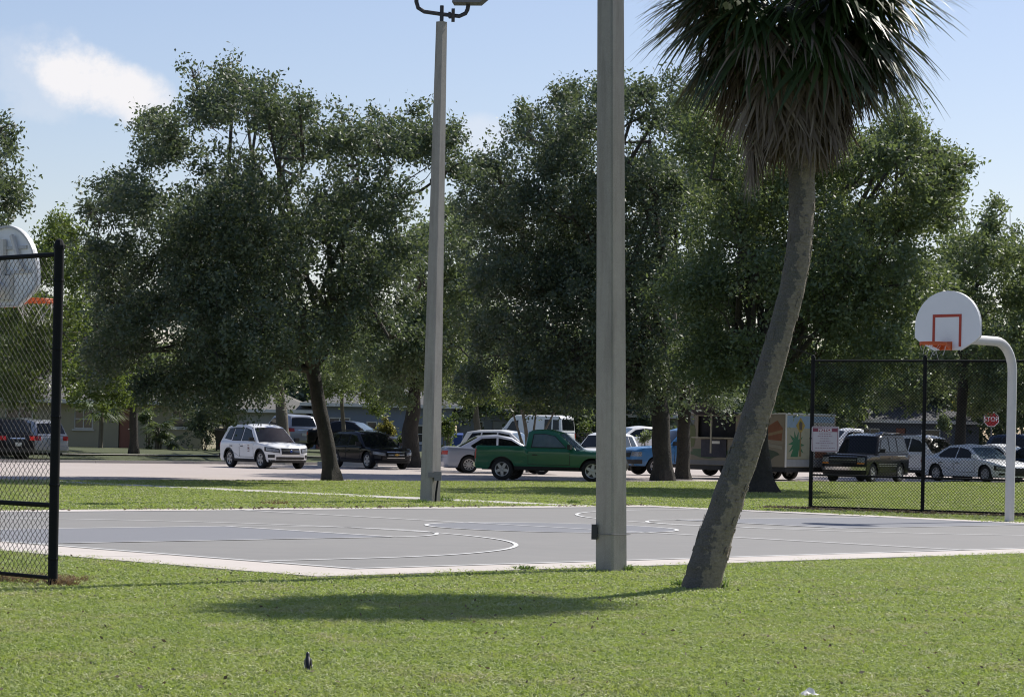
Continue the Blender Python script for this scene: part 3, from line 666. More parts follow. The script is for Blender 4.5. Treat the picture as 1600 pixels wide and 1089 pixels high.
# ------------------------------------------------------------------ hoops
def hoop(label, u, v, face, rim_z, bw, bh, arm, zpole):
    """face=-1 looks to -u. u,v: board face centre"""
    rz = math.atan2(US, UC) + (math.pi if face < 0 else 0)      # local +x = facing direction
    o = uv(u, v); t = thing('basketball_hoop', label, 'basketball hoop', o, rz, 'basketball hoops at the ends of the court')
    # pole: base at x=-arm
    rad = .088; zc = rim_z + .10; bend = .55
    pts = [(-arm, 0, -.1), (-arm, 0, .9), (-arm, 0, zc - bend)]
    for k in range(1, 9):
        a = math.pi / 2 * k / 8; pts.append((-arm + bend * (1 - math.cos(a)), 0, zc - bend + bend * math.sin(a)))
    pts += [(-.35, 0, zc + .0), (-.10, 0, zc)]
    MB().tube(pts, rad, 16).build('pole', MT['hoop_pole'], t, smooth=True)
    b = MB(); b.box((-.08, 0, zc + .02), (.05, .36, .30)).box((-.09, 0, zc + .35), (.05, .06, .55)).box((-.09, .3, zc + .45), (.04, .05, .5), 0, .5).box((-.09, -.3, zc + .45), (.04, .05, .5), 0, -.5)
    b.build('mounting_frame', MT['hoop_pole'], t)
    # fan shaped board
    zb = rim_z - .12; hw = bw / 2; P = []
    cr = .22
    lowz = zb
    pr = [(-hw * .42, lowz), (hw * .42, lowz), (hw * .86, lowz + .16)]
    P = [(y, z) for y, z in pr]
    for k in range(4): a = R(-60 + 20 * k); P.append((hw - .07 + .07 * math.cos(a), lowz + .27 + .07 * math.sin(a)))
    R_ = hw; cz = lowz + bh - R_ * .90
    for k in range(0, 25):
        a = math.pi * k / 24; P.append((R_ * math.cos(a), max(lowz + .33, cz) + R_ * .90 * math.sin(a) * (lowz + bh - max(lowz + .33, cz)) / (R_ * .9)))
    for k in range(4): a = R(180 + 20 * k); P.append((-hw + .07 + .07 * math.cos(a), lowz + .27 + .07 * math.sin(a)))
    P.append((-hw * .86, lowz + .16))
    bd = MB().slab([(-.045, y, z) for y, z in P], (.035, 0, 0)).build('backboard', MT['board'], t)
    lip = MB(); Pc = [(y, z) for y, z in P]; n = len(Pc)
    cyz = (0, lowz + bh * .5)
    for k in range(n):
        a, c = Pc[k], Pc[(k + 1) % n]
        ai = (a[0] * .955, cyz[1] + (a[1] - cyz[1]) * .945); ci = (c[0] * .955, cyz[1] + (c[1] - cyz[1]) * .945)
        lip.slab([(-.075, a[0], a[1]), (-.075, c[0], c[1]), (-.075, ci[0], ci[1]), (-.075, ai[0], ai[1])], (.0295, 0, 0))
    lip.build('back_flange', MT['board_back'], t)
    rb = MB().box((-.058, 0, lowz + bh * .42), (.024, bw * .8, .04)).box((-.058, 0, lowz + bh * .72), (.024, bw * .66, .04)); rb.build('stiffener', MT['board_back'], t)
    # target square with pale outline
    b = MB(); tw, th = .62, .48; z0 = rim_z + .04; zt = z0 + th; lw_ = .05; x = -.0055
    b.box((x, 0, zt - lw_ / 2), (.006, tw, lw_)).box((x, -tw / 2 + lw_ / 2, z0 + th / 2 - lw_ / 2 - .05), (.006, lw_, th - lw_ + .1)).box((x, tw / 2 - lw_ / 2, z0 + th / 2 - lw_ / 2 - .05), (.006, lw_, th - lw_ + .1))
    b.build('target_frame', MT['red'], t)
    # rim
    b = MB(); rr_ = .235; rc = .40
    for dz in (0, -.028):
        pts = [(rc + rr_ * math.cos(a), rr_ * math.sin(a), rim_z + dz) for a in [2 * math.pi * k / 28 for k in range(29)]]
        b.tube(pts, .0115, 6, cap=False)
    for k in range(12):
        a = 2 * math.pi * (k + .5) / 12; b.tube([(rc + rr_ * math.cos(a), rr_ * math.sin(a), rim_z), (rc + rr_ * .99 * math.cos(a), rr_ * .99 * math.sin(a), rim_z - .065)], .006, 4)
    b.build('rim', MT['orange'], t)
    b = MB(); b.box((.0, 0, rim_z - .045), (.014, .24, .15)).box((.10, 0, rim_z - .012), (.2, .20, .014))
    for sy in (-1, 1):
        b.slab([(.006, sy * .10, rim_z - .01), (.27, sy * .16, rim_z - .01), (.27, sy * .16, rim_z - .03), (.006, sy * .10, rim_z - .13)], (0, sy * .01, 0))
    b.build('rim_bracket', MT['orange'], t)
    b = MB(); q = random.Random(int(u))
    for k in range(12):
        a = 2 * math.pi * k / 12
        for sgn_ in (-1, 1):
            if q.random() < (.55 if face < 0 else .25): continue
            pts = []
            for j in range(5):
                g_ = a + sgn_ * j * math.pi / 12; r2 = rr_ * (1 - .11 * j) + q.uniform(-.01, .01); pts.append((rc + r2 * math.cos(g_), r2 * math.sin(g_), rim_z - .05 - .085 * j))
            if q.random() < .8: b.tube(pts[:q.choice((2, 3, 3, 4))], .0035, 4)
    b.build('net', MT['net'], t)
    return t
hp = on_ground(1577, 817); hu, hv = to_uv(hp.x, hp.y)
hoop('basketball hoop with white fan board and red square at far right end', hu - 2.1, hv, -1, 3.23, 1.40, 1.06, 2.1, 0)
lbp = world_at(14, 420, 31.3); lu, lv = to_uv(lbp.x, 31.3)
hoop('basketball hoop seen from behind through the fence at the left edge', lu, lv, 1, 3.02, 1.42, 1.02, 1.85, 0)

# ------------------------------------------------------------------ stop sign
p = world_at(1549, 655, 146.0)
st = thing('stop_sign', 'red octagonal stop sign beyond the parked cars at far right', 'stop sign', (p.x, 146.0, 0.3), R(-14))
zc = p.z - .3
MB().tube([(0, .03, -.4), (0, .03, zc + .3)], .035, 6).build('post', MT['steel'], st)
def octo(r, y): return [(r * math.cos(R(22.5 + 45 * k)), y, zc + r * math.sin(R(22.5 + 45 * k))) for k in range(8)]
MB().slab(octo(.47, -.02), (0, .02, 0)).build('border', wht, st)
MB().slab(octo(.43, -.025), (0, .004, 0)).build('panel', mat('stop red', (.36, .015, .02), .45, (5, .2, (.3, .015, .02))), st)
text('STOP', .36, (0, -.028, zc), wht, st, bold=.008)

# ------------------------------------------------------------------ low white garden border, kerb end, bins, wheel stop
p = on_ground(292, 697, .44); q = world_at(345, 697, p.y)
gb = thing('picket_border', 'low white picket border on the lawn left of the white SUV', 'fence', (p.x, p.y, ground_z(p.x, p.y)))
wp = mat('white picket paint', (.62, .62, .60), .7, (6, .4, (.5, .5, .47)))
Lb = q.x - p.x
for k in range(int(Lb / .12)): MB().slab([(k * .12, 0, 0), (k * .12 + .06, 0, 0), (k * .12 + .06, 0, .34), (k * .12 + .03, 0, .38), (k * .12, 0, .34)], (0, .02, 0)).build('picket', wp, gb)
MB().box((Lb / 2, .03, .1), (Lb, .02, .05)).box((Lb / 2, .03, .27), (Lb, .02, .05)).build('rail', wp, gb)
p = on_ground(590, 729.5)
ki = thing('kerb_island', 'pale concrete kerb end beside the black crossover', 'kerb', (p.x, p.y, 0), R(0))
b = MB(); b.slab([(-2.6, 0, -.02), (-.1, -.1, -.02), (0, .1, -.02), (-.05, .5, -.02), (-2.6, .9, -.02)], (0, 0, .20)); o = b.build('kerb_stone', MT['walk'], ki)
def bin_(label, px, py, m, s, z):
    Y = F / s; p = world_at(px, py, Y); gz = ground_z(p.x, Y); t = thing('wheelie_bin', label, 'bin', (p.x, Y, gz))
    b = MB(); z1 = z
    vs = [(x * .24, y * .26, 0.04) for x, y in ((-1, -1), (1, -1), (1, 1), (-1, 1))] + [(x * .32, y * .36, z1) for x, y in ((-1, -1), (1, -1), (1, 1), (-1, 1))]
    b.add(vs, [(0, 3, 2, 1), (4, 5, 6, 7), (0, 1, 5, 4), (1, 2, 6, 5), (2, 3, 7, 6), (3, 0, 4, 7)]); b.build('body', m, t)
    MB().slab([(-.35, -.40, z1), (.35, -.40, z1), (.35, 0, z1 + .1), (.35, .40, z1 + .04), (-.35, .40, z1 + .04), (-.35, 0, z1 + .1)], (0, 0, .03)).build('lid', m, t)
    for sx_ in (-1, 1): MB().lathe([(0, -.03), (.12, -.03), (.12, .03), (0, .03)], 12, 'X', (sx_ * .29, .26, .12)).build('wheel', MT['tyre'], t)
bin_('dark brown wheelie bin standing behind the tail of the white SUV', 347, 675, mat('bin brown', (.035, .028, .026), .5, (5, .3, (.05, .04, .035))), 31, 1.0)
bin_('blue wheelie bin standing against the white house wall', 714, 675, mat('bin blue', (.02, .06, .25), .5, (5, .3, (.03, .08, .3))), 28, 1.0)
# ------------------------------------------------------------------ trees
def tp(pts, Y, zlist=None):
    """trunk path from photo pixels at depth Y (first point is put on the ground)"""
    out = []
    for i, (x, y) in enumerate(pts):
        p = world_at(x, y, Y)
        if i == 0: p.z = ground_z(p.x, Y)
        out.append(p)
    return out
# T1 large oak left of centre
T1 = [(210,300,62),(190,410,62),(205,520,66),(285,575,62),(262,225,52),(330,165,50),(395,145,48),(350,120,22),(300,110,18),(450,205,58),(380,290,88),(300,370,88),(300,470,92),(400,400,92),(420,500,84),(370,585,62),(530,225,56),(470,155,25),(520,325,80),(600,225,52),(655,215,48),(700,225,36),(715,262,26),(610,320,58),(560,420,78),(620,400,44),(600,500,52),(520,515,42),(425,560,36),(250,600,40),(160,470,30),(150,330,26),(225,200,22)]
tree('oak_tree', 'broad dark oak with forked leaning trunk left of the far light pole', 'tree', tp([(519, 751), (512, 700), (500, 640), (489, 580), (482, 535)], 73.5), [.245, .225, .21, .20, .19], lobes_from(T1 + [(170,560,48),(330,540,60),(240,480,50)], 70.5, 5.6, 3, 1), 190000, .125, MT['leaf_oak'], spray=.40, seed=11, gaps=.12, twigs=3, flare=1.25)
# right hand mass: two big oaks
TA = [(760,270,40),(735,330,36),(820,215,42),(825,180,18),(860,250,48),(800,320,70),(900,190,55),(885,145,22),(950,160,50),(780,420,76),(880,340,90),(980,280,90),(860,450,92),(960,420,92),(780,520,66),(860,560,76),(960,540,90),(820,600,36),(900,610,42),(1050,180,56),(1000,140,30),(1060,300,80),(1050,420,80),(1040,550,74),(1000,600,46),(1120,620,36),(740,590,30)]
tree('oak_tree', 'tall dark oak rising behind the near light pole beside the green pickup', 'tree', tp([(1036, 749), (1034, 700), (1031, 640), (1020, 560)], 86), [.34, .32, .31, .28], lobes_from(TA, 88, 5.2, 3, 2), 180000, .145, MT['leaf_oak'], spray=.46, seed=12, gaps=.12, flare=1.2)
TB = [(1120,225,66),(1150,330,78),(1110,440,78),(1130,560,66),(1090,150,40),(1210,280,86),(1230,420,88),(1200,560,66),(1300,255,74),(1380,235,54),(1400,190,30),(1432,245,40),(1330,360,88),(1420,340,66),(1482,262,26),(1508,255,14),(1455,315,44),(1310,470,88),(1400,440,76),(1380,540,60),(1290,585,44),(1240,615,34),(1330,600,36),(1480,340,22),(1462,238,26),(1490,300,26),(1440,290,38),(1420,215,24)]
tree('oak_tree', 'spreading oak with flared trunk directly behind the leaning palm', 'tree', tp([(1190, 771), (1186, 715), (1182, 650), (1190, 560)], 69), [.33, .30, .28, .26], lobes_from(TB, 70, 5.6, 3, 3), 180000, .13, MT['leaf_mid'], spray=.42, seed=13, flare=1.9, gaps=.12)
tree('oak_tree', 'slimmer oak trunk between the tall dark oak and the food trailer', 'tree', tp([(1067, 742), (1068, 690), (1070, 630), (1085, 540)], 90), [.27, .24, .23, .2], lobes_from([(1085,560,60),(1100,480,60),(1060,500,50)], 91, 2.5, 3, 4), 16000, .12, MT['leaf_oak'], spray=.44, seed=14)
# behind
TC = [(1540,345,22),(1558,320,12),(1565,395,40),(1590,400,20),(1500,400,56),(1590,470,56),(1480,480,70),(1560,550,60),(1450,570,50),(1540,610,44),(1400,600,50),(1630,520,60),(1590,600,44),(1440,440,40),(1630,430,30)]
tree('shade_tree', 'sparse topped tree behind the right hand hoop', 'tree', tp([(1500, 735), (1500, 690), (1505, 600), (1510, 520)], 104), .26, lobes_from(TC, 104, 5, 3, 5), 64000, .18, MT['leaf_mid'], spray=.5, seed=15, gaps=.25, twigs=4)
tree('shade_tree', 'bright yellow green tree at the extreme right edge', 'tree', tp([(1640, 735), (1640, 690), (1635, 560), (1630, 500)], 122), .22, lobes_from([(1600,450,34),(1640,470,60),(1610,520,40),(1650,560,60),(1600,570,34)], 122, 4, 3, 6), 16000, .16, MT['leaf_light'], spray=.5, seed=16)
tree('crepe_tree', 'small golden tinged tree seen through the fence below the hoop', 'tree', tp([(1600, 712), (1598, 680), (1590, 630)], 158), .12, lobes_from([(1545,600,34),(1510,610,22),(1575,610,26),(1530,640,16),(1570,580,20)], 158, 3, 3, 7), 9000, .22, MT['leaf_gold'], bark='ltbark', spray=.4, seed=17)
# left background
TD = [(90,370,40),(60,420,46),(125,420,46),(100,500,56),(140,590,50),(60,550,56),(180,610,34),(30,490,56),(215,600,34),(20,590,50),(-30,450,60),(-30,560,60)]
tree('shade_tree', 'light green tree with straight trunk in front of the yellow house', 'tree', tp([(209, 713), (209, 670), (208, 620), (190, 560)], 117), [.22, .19, .18, .15], lobes_from(TD, 114, 8, 3, 8), 60000, .19, MT['leaf_light'], spray=.5, seed=18, gaps=.2, flare=1.15)
tree('oak_tree', 'dark branchy tree cut off by the left edge of the view', 'tree', tp([(-95, 760), (-92, 650), (-80, 520), (-70, 430)], 62), [.24, .2, .18, .15], lobes_from([(5,205,30),(18,285,30),(-35,240,56),(-15,190,22),(-20,340,40),(30,310,22),(-80,300,80),(-100,420,80),(-140,200,70),(-60,380,50)], 62, 2.6, 3, 9), 34000, .12, MT['leaf_oak'], spray=.36, seed=19)
# trees between
T3 = [(600,560,56),(660,520,56),(700,440,56),(722,365,42),(690,575,52),(735,500,46),(745,590,36),(620,610,30),(660,400,44),(700,330,22),(750,440,40)]
tree('shade_tree', 'twin trunked tree behind the far light pole on the street lawn', 'tree', tp([(644, 714), (640, 680), (646, 640), (650, 590)], 108), [.42, .36, .30, .24], lobes_from(T3, 107, 6.5, 3, 10), 52000, .18, MT['leaf_mid'], spray=.48, seed=20)
tr = MB()
tree('street_tree', 'dark mottled trunk standing just left of the leaning oak trunk', 'tree', tp([(444, 706), (443, 690), (440, 650), (436, 600)], 128), [.42, .36, .30, .22], lobes_from([(420,570,54),(480,560,50),(380,590,44),(530,570,46),(330,600,40),(450,500,50),(550,520,44)], 116, 7, 3, 11), 34000, .16, MT['leaf_mid'], spray=.5, seed=21, bark='ltbark')
tree('street_tree', 'thin pale trunked young tree in front of the blue grey house', 'tree', tp([(538, 705), (537, 670), (534, 630), (535, 590)], 124), [.11, .10, .09, .07], lobes_from([(535,600,30),(505,612,22),(565,605,28),(590,625,22),(550,570,30)], 124, 2, 3, 12), 9000, .15, MT['leaf_light'], spray=.4, seed=22, bark='ltbark', flare=1.1)
tree('street_tree', 'thick short trunk by the blue bin in front of the white house', 'tree', tp([(748, 712), (747, 680), (744, 650), (740, 600)], 128), [.22, .19, .16, .12], lobes_from([(730,600,40),(760,590,36),(700,610,26),(790,610,30)], 128, 2.5, 3, 13), 12000, .16, MT['leaf_mid'], spray=.45, seed=23, bark='ltbark', flare=1.1)
# multi stemmed small tree behind the pickup
ct = tree('crepe_tree', 'multi stemmed small tree rising behind the green pickup bed', 'tree', tp([(826, 735), (824, 690), (820, 660), (815, 640)], 100), [.10, .085, .07, .05], lobes_from([(790,600,34),(830,590,36),(860,605,28),(880,620,20),(770,620,18),(840,622,20),(750,610,24)], 100, 2.2, 3, 14), 12000, .13, MT['leaf_light'], bark='ltbark', spray=.36, seed=24, flare=1.0, twigs=2)
bse = Vector(ct.location)
for (x1, x2) in ((832, 838), (842, 868), (815, 800)):
    a, b_ = world_at(828, 735, 100.2), world_at(x2, 640, 100.5); a.z = 0; mid = world_at(x1, 690, 100.3)
    MB().tube([a - bse, mid - bse, b_ - bse], [.075, .06, .03], 8).build('stem', MT['ltbark'], ct, smooth=True)
# far background trees closing the view between houses and crowns
k = 0
names = ['dull green tree filling the gap above the yellow house roof', 'round tree top behind the blue grey house', 'dark tree behind the gap between the two big oaks', 'tree behind the white house with garage', 'tree behind the low beige house', 'tree behind the food trailer roof', 'tree right of the food trailer behind the fence', 'tree behind the long slate grey house', 'dark tree behind the stop sign', 'tree closing the view at far right', 'tree above the grey garage wing', 'dark tree beyond the left fence']
for (x, top, m, L_), nm in zip([(150, 500, 'leaf_mid', 0), (560, 480, 'leaf_mid', 0), (725, 470, 'leaf_oak', 0), (830, 520, 'leaf_mid', 0), (950, 530, 'leaf_oak', 0), (1130, 560, 'leaf_mid', 0), (1260, 550, 'leaf_mid', 0), (1400, 520, 'leaf_oak', 0), (1500, 540, 'leaf_oak', 0), (1610, 500, 'leaf_mid', 0), (380, 520, 'leaf_oak', 0), (10, 500, 'leaf_mid', 0)], names):
    Y = 158 + (k % 3) * 6; r_ = 62
    top -= 45; lo = [(x + rnd.uniform(-70, 70), top + 40 + rnd.uniform(0, 150), rnd.uniform(36, 56)) for q in range(12)] + [(x + q, 640, 34) for q in (-90, -45, 0, 45, 90)]
    tree('shade_tree', nm, 'tree', tp([(x, 705), (x + 3, 660), (x, 620)], Y), .28, lobes_from(lo, Y, 4, 2, 40 + k), 19000, .34, MT[m], spray=.7, seed=30 + k, group='background trees behind the houses', twigs=0)
    k += 1

lo = [(x + rnd.uniform(-14, 14), rnd.uniform(560, 640), rnd.uniform(26, 44)) for x in range(-120, 1740, 26) for q in (0, 1)]
L = np.array(lobes_from(lo, 205, 7, 2, 77), float)
dt, _ = crown_mesh('distant_trees', L, 70000, .62, MT['leaf_mid'], None, 1.2, gaps=0); dt['kind'] = 'stuff'; tag(dt, 'continuous line of distant trees closing the view behind the houses', 'tree line')
# ------------------------------------------------------------------ bushes and palmettos
def bush(name, label, px, py, r_, s, m, n=3500, leaf=.11, squash=1.0, lift=0.0):
    Y = F / s; p = world_at(px, py, Y); gz = ground_z(p.x, Y); t = thing(name, label, 'bush', (p.x, Y, gz))
    R_ = r_ / s; zc = max(p.z - gz, R_ * .5)
    lo = [(rnd.uniform(-.5, .5) * R_, rnd.uniform(-.5, .5) * R_, zc + rnd.uniform(-.4, .4) * R_ * squash, R_ * .62) for k in range(6)] + [(0, 0, R_ * .45, R_ * .7)]
    crown_mesh('foliage', lo, n, leaf, m, t, .24, gaps=.1)
    b = MB()
    for k in range(5): a = k * 1.3; b.tube([(0.05 * math.cos(a), .05 * math.sin(a), -.05), (R_ * .4 * math.cos(a), R_ * .4 * math.sin(a), zc)], [.03, .012], 5)
    b.build('stems', MT['ltbark'], t)
    return t
bush('hedge_bush', 'big dark hedge bush between yellow house and grey garage wing', 320, 648, 40, 31, MT['leaf_oak'], 9000, .12)
bush('garden_bush', 'bright leafy bush beside the far light pole and blue bin', 698, 668, 22, 30, MT['leaf_light'], 3500, .15)
bush('garden_bush', 'yellow and bronze croton bush by the blue grey house', 602, 668, 15, 30, MT['leaf_gold'], 1800, .13)
bush('garden_bush', 'low spiky plant right of the croton bush', 628, 686, 8, 31, MT['leaf_light'], 600, .13)
bush('garden_bush', 'small rounded shrub under the yellow house window', 232, 650, 14, 31, MT['leaf_mid'], 1600, .12)
bush('garden_bush', 'low shrub in front of the yellow house door', 250, 682, 9, 31, MT['leaf_mid'], 700, .11)
bush('garden_bush', 'pale leafy shrub left of the brown bin', 352, 655, 14, 31, MT['leaf_light'], 900, .14)
bush('garden_bush', 'sunlit white green bush right of the white van', 920, 668, 11, 29, MT['leaf_light'], 1000, .13)
bush('garden_bush', 'grey green shrub beside the far white sedan', 1006, 682, 10, 33, MT['leaf_mid'], 800, .12)
bush('garden_bush', 'shrub at the back of the far right car park', 1480, 662, 16, 26, MT['leaf_mid'], 1500, .16)

def fan_frond(tip_dir, pet, blade, m, nseg=34, droop=.35, spread=R(250), fold=.35, w=.022, split=.45, rs=None, tone0=.3):
    """one costapalmate leaf: petiole then a fan of drooping segments. returns verts polygons (quads) list in numpy"""
    rs = rs or rnd; d = Vector(tip_dir).normalized(); up = Vector((0, 0, 1)); side = d.cross(up)
    side = side.normalized() if side.length > .05 else Vector((1, 0, 0)); nrm = side.cross(d).normalized()
    quads = []; tone = []
    # petiole
    P0 = Vector((0, 0, 0)); pts = [P0 + d * pet * k / 4 - up * droop * .25 * pet * (k / 4) ** 2 for k in range(5)]
    for a, b in zip(pts, pts[1:]):
        quads.append((a - side * .016, a + side * .016, b + side * .014, b - side * .014)); quads.append((a - nrm * .016, a + nrm * .016, b + nrm * .014, b - nrm * .014)); tone += [tone0] * 2
    hub = pts[-1]; dd = (pts[-1] - pts[-2]).normalized(); nn = side.cross(dd).normalized()
    for i in range(nseg):
        a = -spread / 2 + spread * i / (nseg - 1) + rs.uniform(-.03, .03); ln = blade * (0.72 + .28 * math.cos(a * .55)) * rs.uniform(.86, 1.06)
        dr = (dd * math.cos(a) + side * math.sin(a)); dr = (dr - nn * fold * abs(math.sin(a)) * .8).normalized()
        wv = nn.cross(dr).normalized(); prev = hub; pw = w * .55
        curl = rs.uniform(-.10, .10) * min(1.0, droop); dv = dr.copy(); K = 6; tn = tone0 + rs.uniform(-.22, .30)
        for k in range(1, K + 1):
            dv = (dv - up * droop * (.05 + .17 * (k / K) ** 1.3) * rs.uniform(.7, 1.3)).normalized()
            dv = (dv + wv * curl).normalized(); q = prev + dv * ln / K; cw = w * (1.0 if k < 4 else (1 - (k - 3) / 3.2)) * (0.6 if k == 1 else 1)
            quads.append((prev - wv * pw, prev + wv * pw, q + wv * max(cw, .001), q - wv * max(cw, .001))); tone.append(tn + .05 * k / K)
            prev = q; pw = max(cw, .001)
    return np.array([[tuple(v) for v in q] for q in quads]), np.array(tone)
def palmetto(label, px, py, s, n, blade, h, cat='plant', name='palmetto'):
    Y = F / s; p = world_at(px, py, Y); gz = ground_z(p.x, Y); t = thing(name, label, cat, (p.x, Y, gz)); rs = random.Random(int(px))
    if h > .3: MB().tube([(0, 0, -.1), (.03, 0, h * .6), (0, 0, h)], [.13, .11, .12], 9).build('trunk', MT['ltbark'], t, smooth=True)
    for k in range(n):
        a = 6.28 * k / n * 2.4; e = rs.uniform(-.2, 1.0); V, tn = fan_frond((math.cos(a), math.sin(a), e), rs.uniform(.4, .8) * blade, blade, None, 20, .5, R(220), rs=rs, w=.03)
        V[..., 2] += h; quad_mesh('frond', V, 4, MT['leaf_mid'], tn, t)
palmetto('drooping young palm beside the yellow house window', 158, 630, 31, 12, 1.15, 1.9)
palmetto('spiky palmetto with thin stem near the yellow house corner', 246, 650, 31, 11, .9, 1.1)
palmetto('smaller palmetto at the yellow house corner by the hedge', 265, 668, 31, 9, .7, .4)

# ------------------------------------------------------------------ the leaning cabbage palm
PY = 23.7
pb = on_ground(1094, 921); PY = pb.y
cen = [(1095, 923, 31), (1105, 885, 29), (1119, 835, 26.5), (1141, 770, 24.5), (1164, 705, 23.5), (1184, 640, 22), (1204, 575, 20.5), (1221, 515, 19.5), (1236, 460, 19.5), (1246, 410, 19.5), (1252, 350, 19.5), (1253, 290, 20.5), (1253, 230, 24), (1250, 160, 27), (1248, 80, 27), (1247, -20, 22)]
palm = thing('cabbage_palm', 'leaning cabbage palm with dead frond skirt in the foreground', 'palm tree', pb)
P, Q = [], []
for i in range(len(cen) - 1):
    for k in range(6):
        t_ = k / 6; x, y, r_ = [cen[i][q] * (1 - t_) + cen[i + 1][q] * t_ for q in range(3)]
        P.append(world_at(x, y, PY) - pb); Q.append(r_ * PY / F)
b = MB(); nn_ = 28; P[0].z -= .12
b.tube(P, Q, nn_)
from mathutils import noise as mnoise
for i, v in enumerate(b.v):
    vv = Vector(v); c = P[min(i // nn_, len(P) - 1)]
    d = mnoise.fractal(vv * 5.0, .8, 2.1, 5) * .05 + mnoise.noise(Vector((vv.x * 9, vv.y * 9, vv.z * 22))) * .010
    if vv.z < .35: d += .06 * mnoise.noise(vv * 11)
    b.v[i] = tuple(c + (vv - c) * (1 + d * 1.2))
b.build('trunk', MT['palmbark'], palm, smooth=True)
# bark flakes standing proud all round the trunk
fl = MB(); rs = random.Random(4)
for k in range(170):
    i = rs.randint(6, len(P) - 26); a = rs.uniform(0, 6.28); c = P[i]; r_ = Q[i]
    tdir = (P[i + 1] - P[i]).normalized(); o1 = Vector((math.cos(a), math.sin(a), 0)); o1 = (o1 - tdir * o1.dot(tdir)).normalized(); o2 = tdir.cross(o1)
    h_, w_ = rs.uniform(.03, .10), rs.uniform(.012, .03); p0 = c + o1 * (r_ * 1.01)
    fl.slab([p0 + o2 * -w_, p0 + o2 * w_, p0 + o2 * w_ * .6 + tdir * h_, p0 - o2 * w_ * .8 + tdir * h_ * .9], o1 * .004)
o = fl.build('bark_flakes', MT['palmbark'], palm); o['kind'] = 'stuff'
heart = world_at(1247, -28, PY) - pb
rs = random.Random(21)
# green fronds
for k in range(62):
    a = k * 2.39996 + rs.uniform(-.2, .2); t_ = k / 61
    e = R(68 - 92 * t_ ** .72 + rs.uniform(-8, 8))
    d = (math.cos(a) * math.cos(e), math.sin(a) * math.cos(e), math.sin(e))
    V, tn = fan_frond(d, rs.uniform(.52, .72), rs.uniform(.90, 1.05), None, 30, .42 + .34 * t_, R(225), .60, .023, rs=rs, tone0=.32)
    base = heart + Vector((math.cos(a), math.sin(a), 0)) * .10 + Vector((0, 0, .15 - .42 * t_)); V += np.array(tuple(base)); quad_mesh('frond', V, 4, MT['frond'], tn, palm)
# dead hanging skirt
for k in range(84):
    a = k * 2.39996 + rs.uniform(-.2, .2); t_ = k / 83
    e = R(-2 - 72 * t_ ** .85 + rs.uniform(-9, 7))
    d = (math.cos(a) * math.cos(e), math.sin(a) * math.cos(e), math.sin(e))
    V, tn = fan_frond(d, rs.uniform(.42, .62) * (1 - .35 * t_), rs.uniform(.62, .95) * (1 - .22 * t_), None, 22, .95, R(150), .80, .018, rs=rs, tone0=.30 + .25 * rs.random())
    base = heart + Vector((math.cos(a), math.sin(a), 0)) * .14 + Vector((0, 0, -.22 - .62 * t_)); V += np.array(tuple(base)); o = quad_mesh('dead_frond', V, 4, MT['deadfrond'], tn, palm)
    
# hanging tatter at the left of the trunk and old boot stubs
for k in range(5):
    V, tn = fan_frond((-.25 + rs.uniform(-.1, .1), -.15 + rs.uniform(-.2, .2), -1), .35, .5, None, 18, 1.2, R(60), .5, .010, rs=rs, tone0=.6)
    V += np.array(tuple(heart + Vector((-.27 + rs.uniform(-.05,.05), -.08, -.98 - .05 * k)))); quad_mesh('dead_frond', V, 4, MT['deadfrond'], tn, palm)
# grey epiphyte tangle on the left fronds
pts = []
for k in range(1600):
    c = heart + Vector((-.95, -.35, -.32)) + Vector((rs.gauss(0, .17), rs.gauss(0, .15), rs.gauss(-.1, .24))); pts.append(tuple(c))
Cc = np.array(pts); lq = leaf_quads(Cc, .065, 0, np.tile(np.array([0.2, 0, -1.0]), (len(Cc), 1)), .07)
o = quad_mesh('air_plant_tangle', lq, 4, MT['deadfrond'], rng.uniform(.1, .5, len(Cc)), palm); o['kind'] = 'stuff'
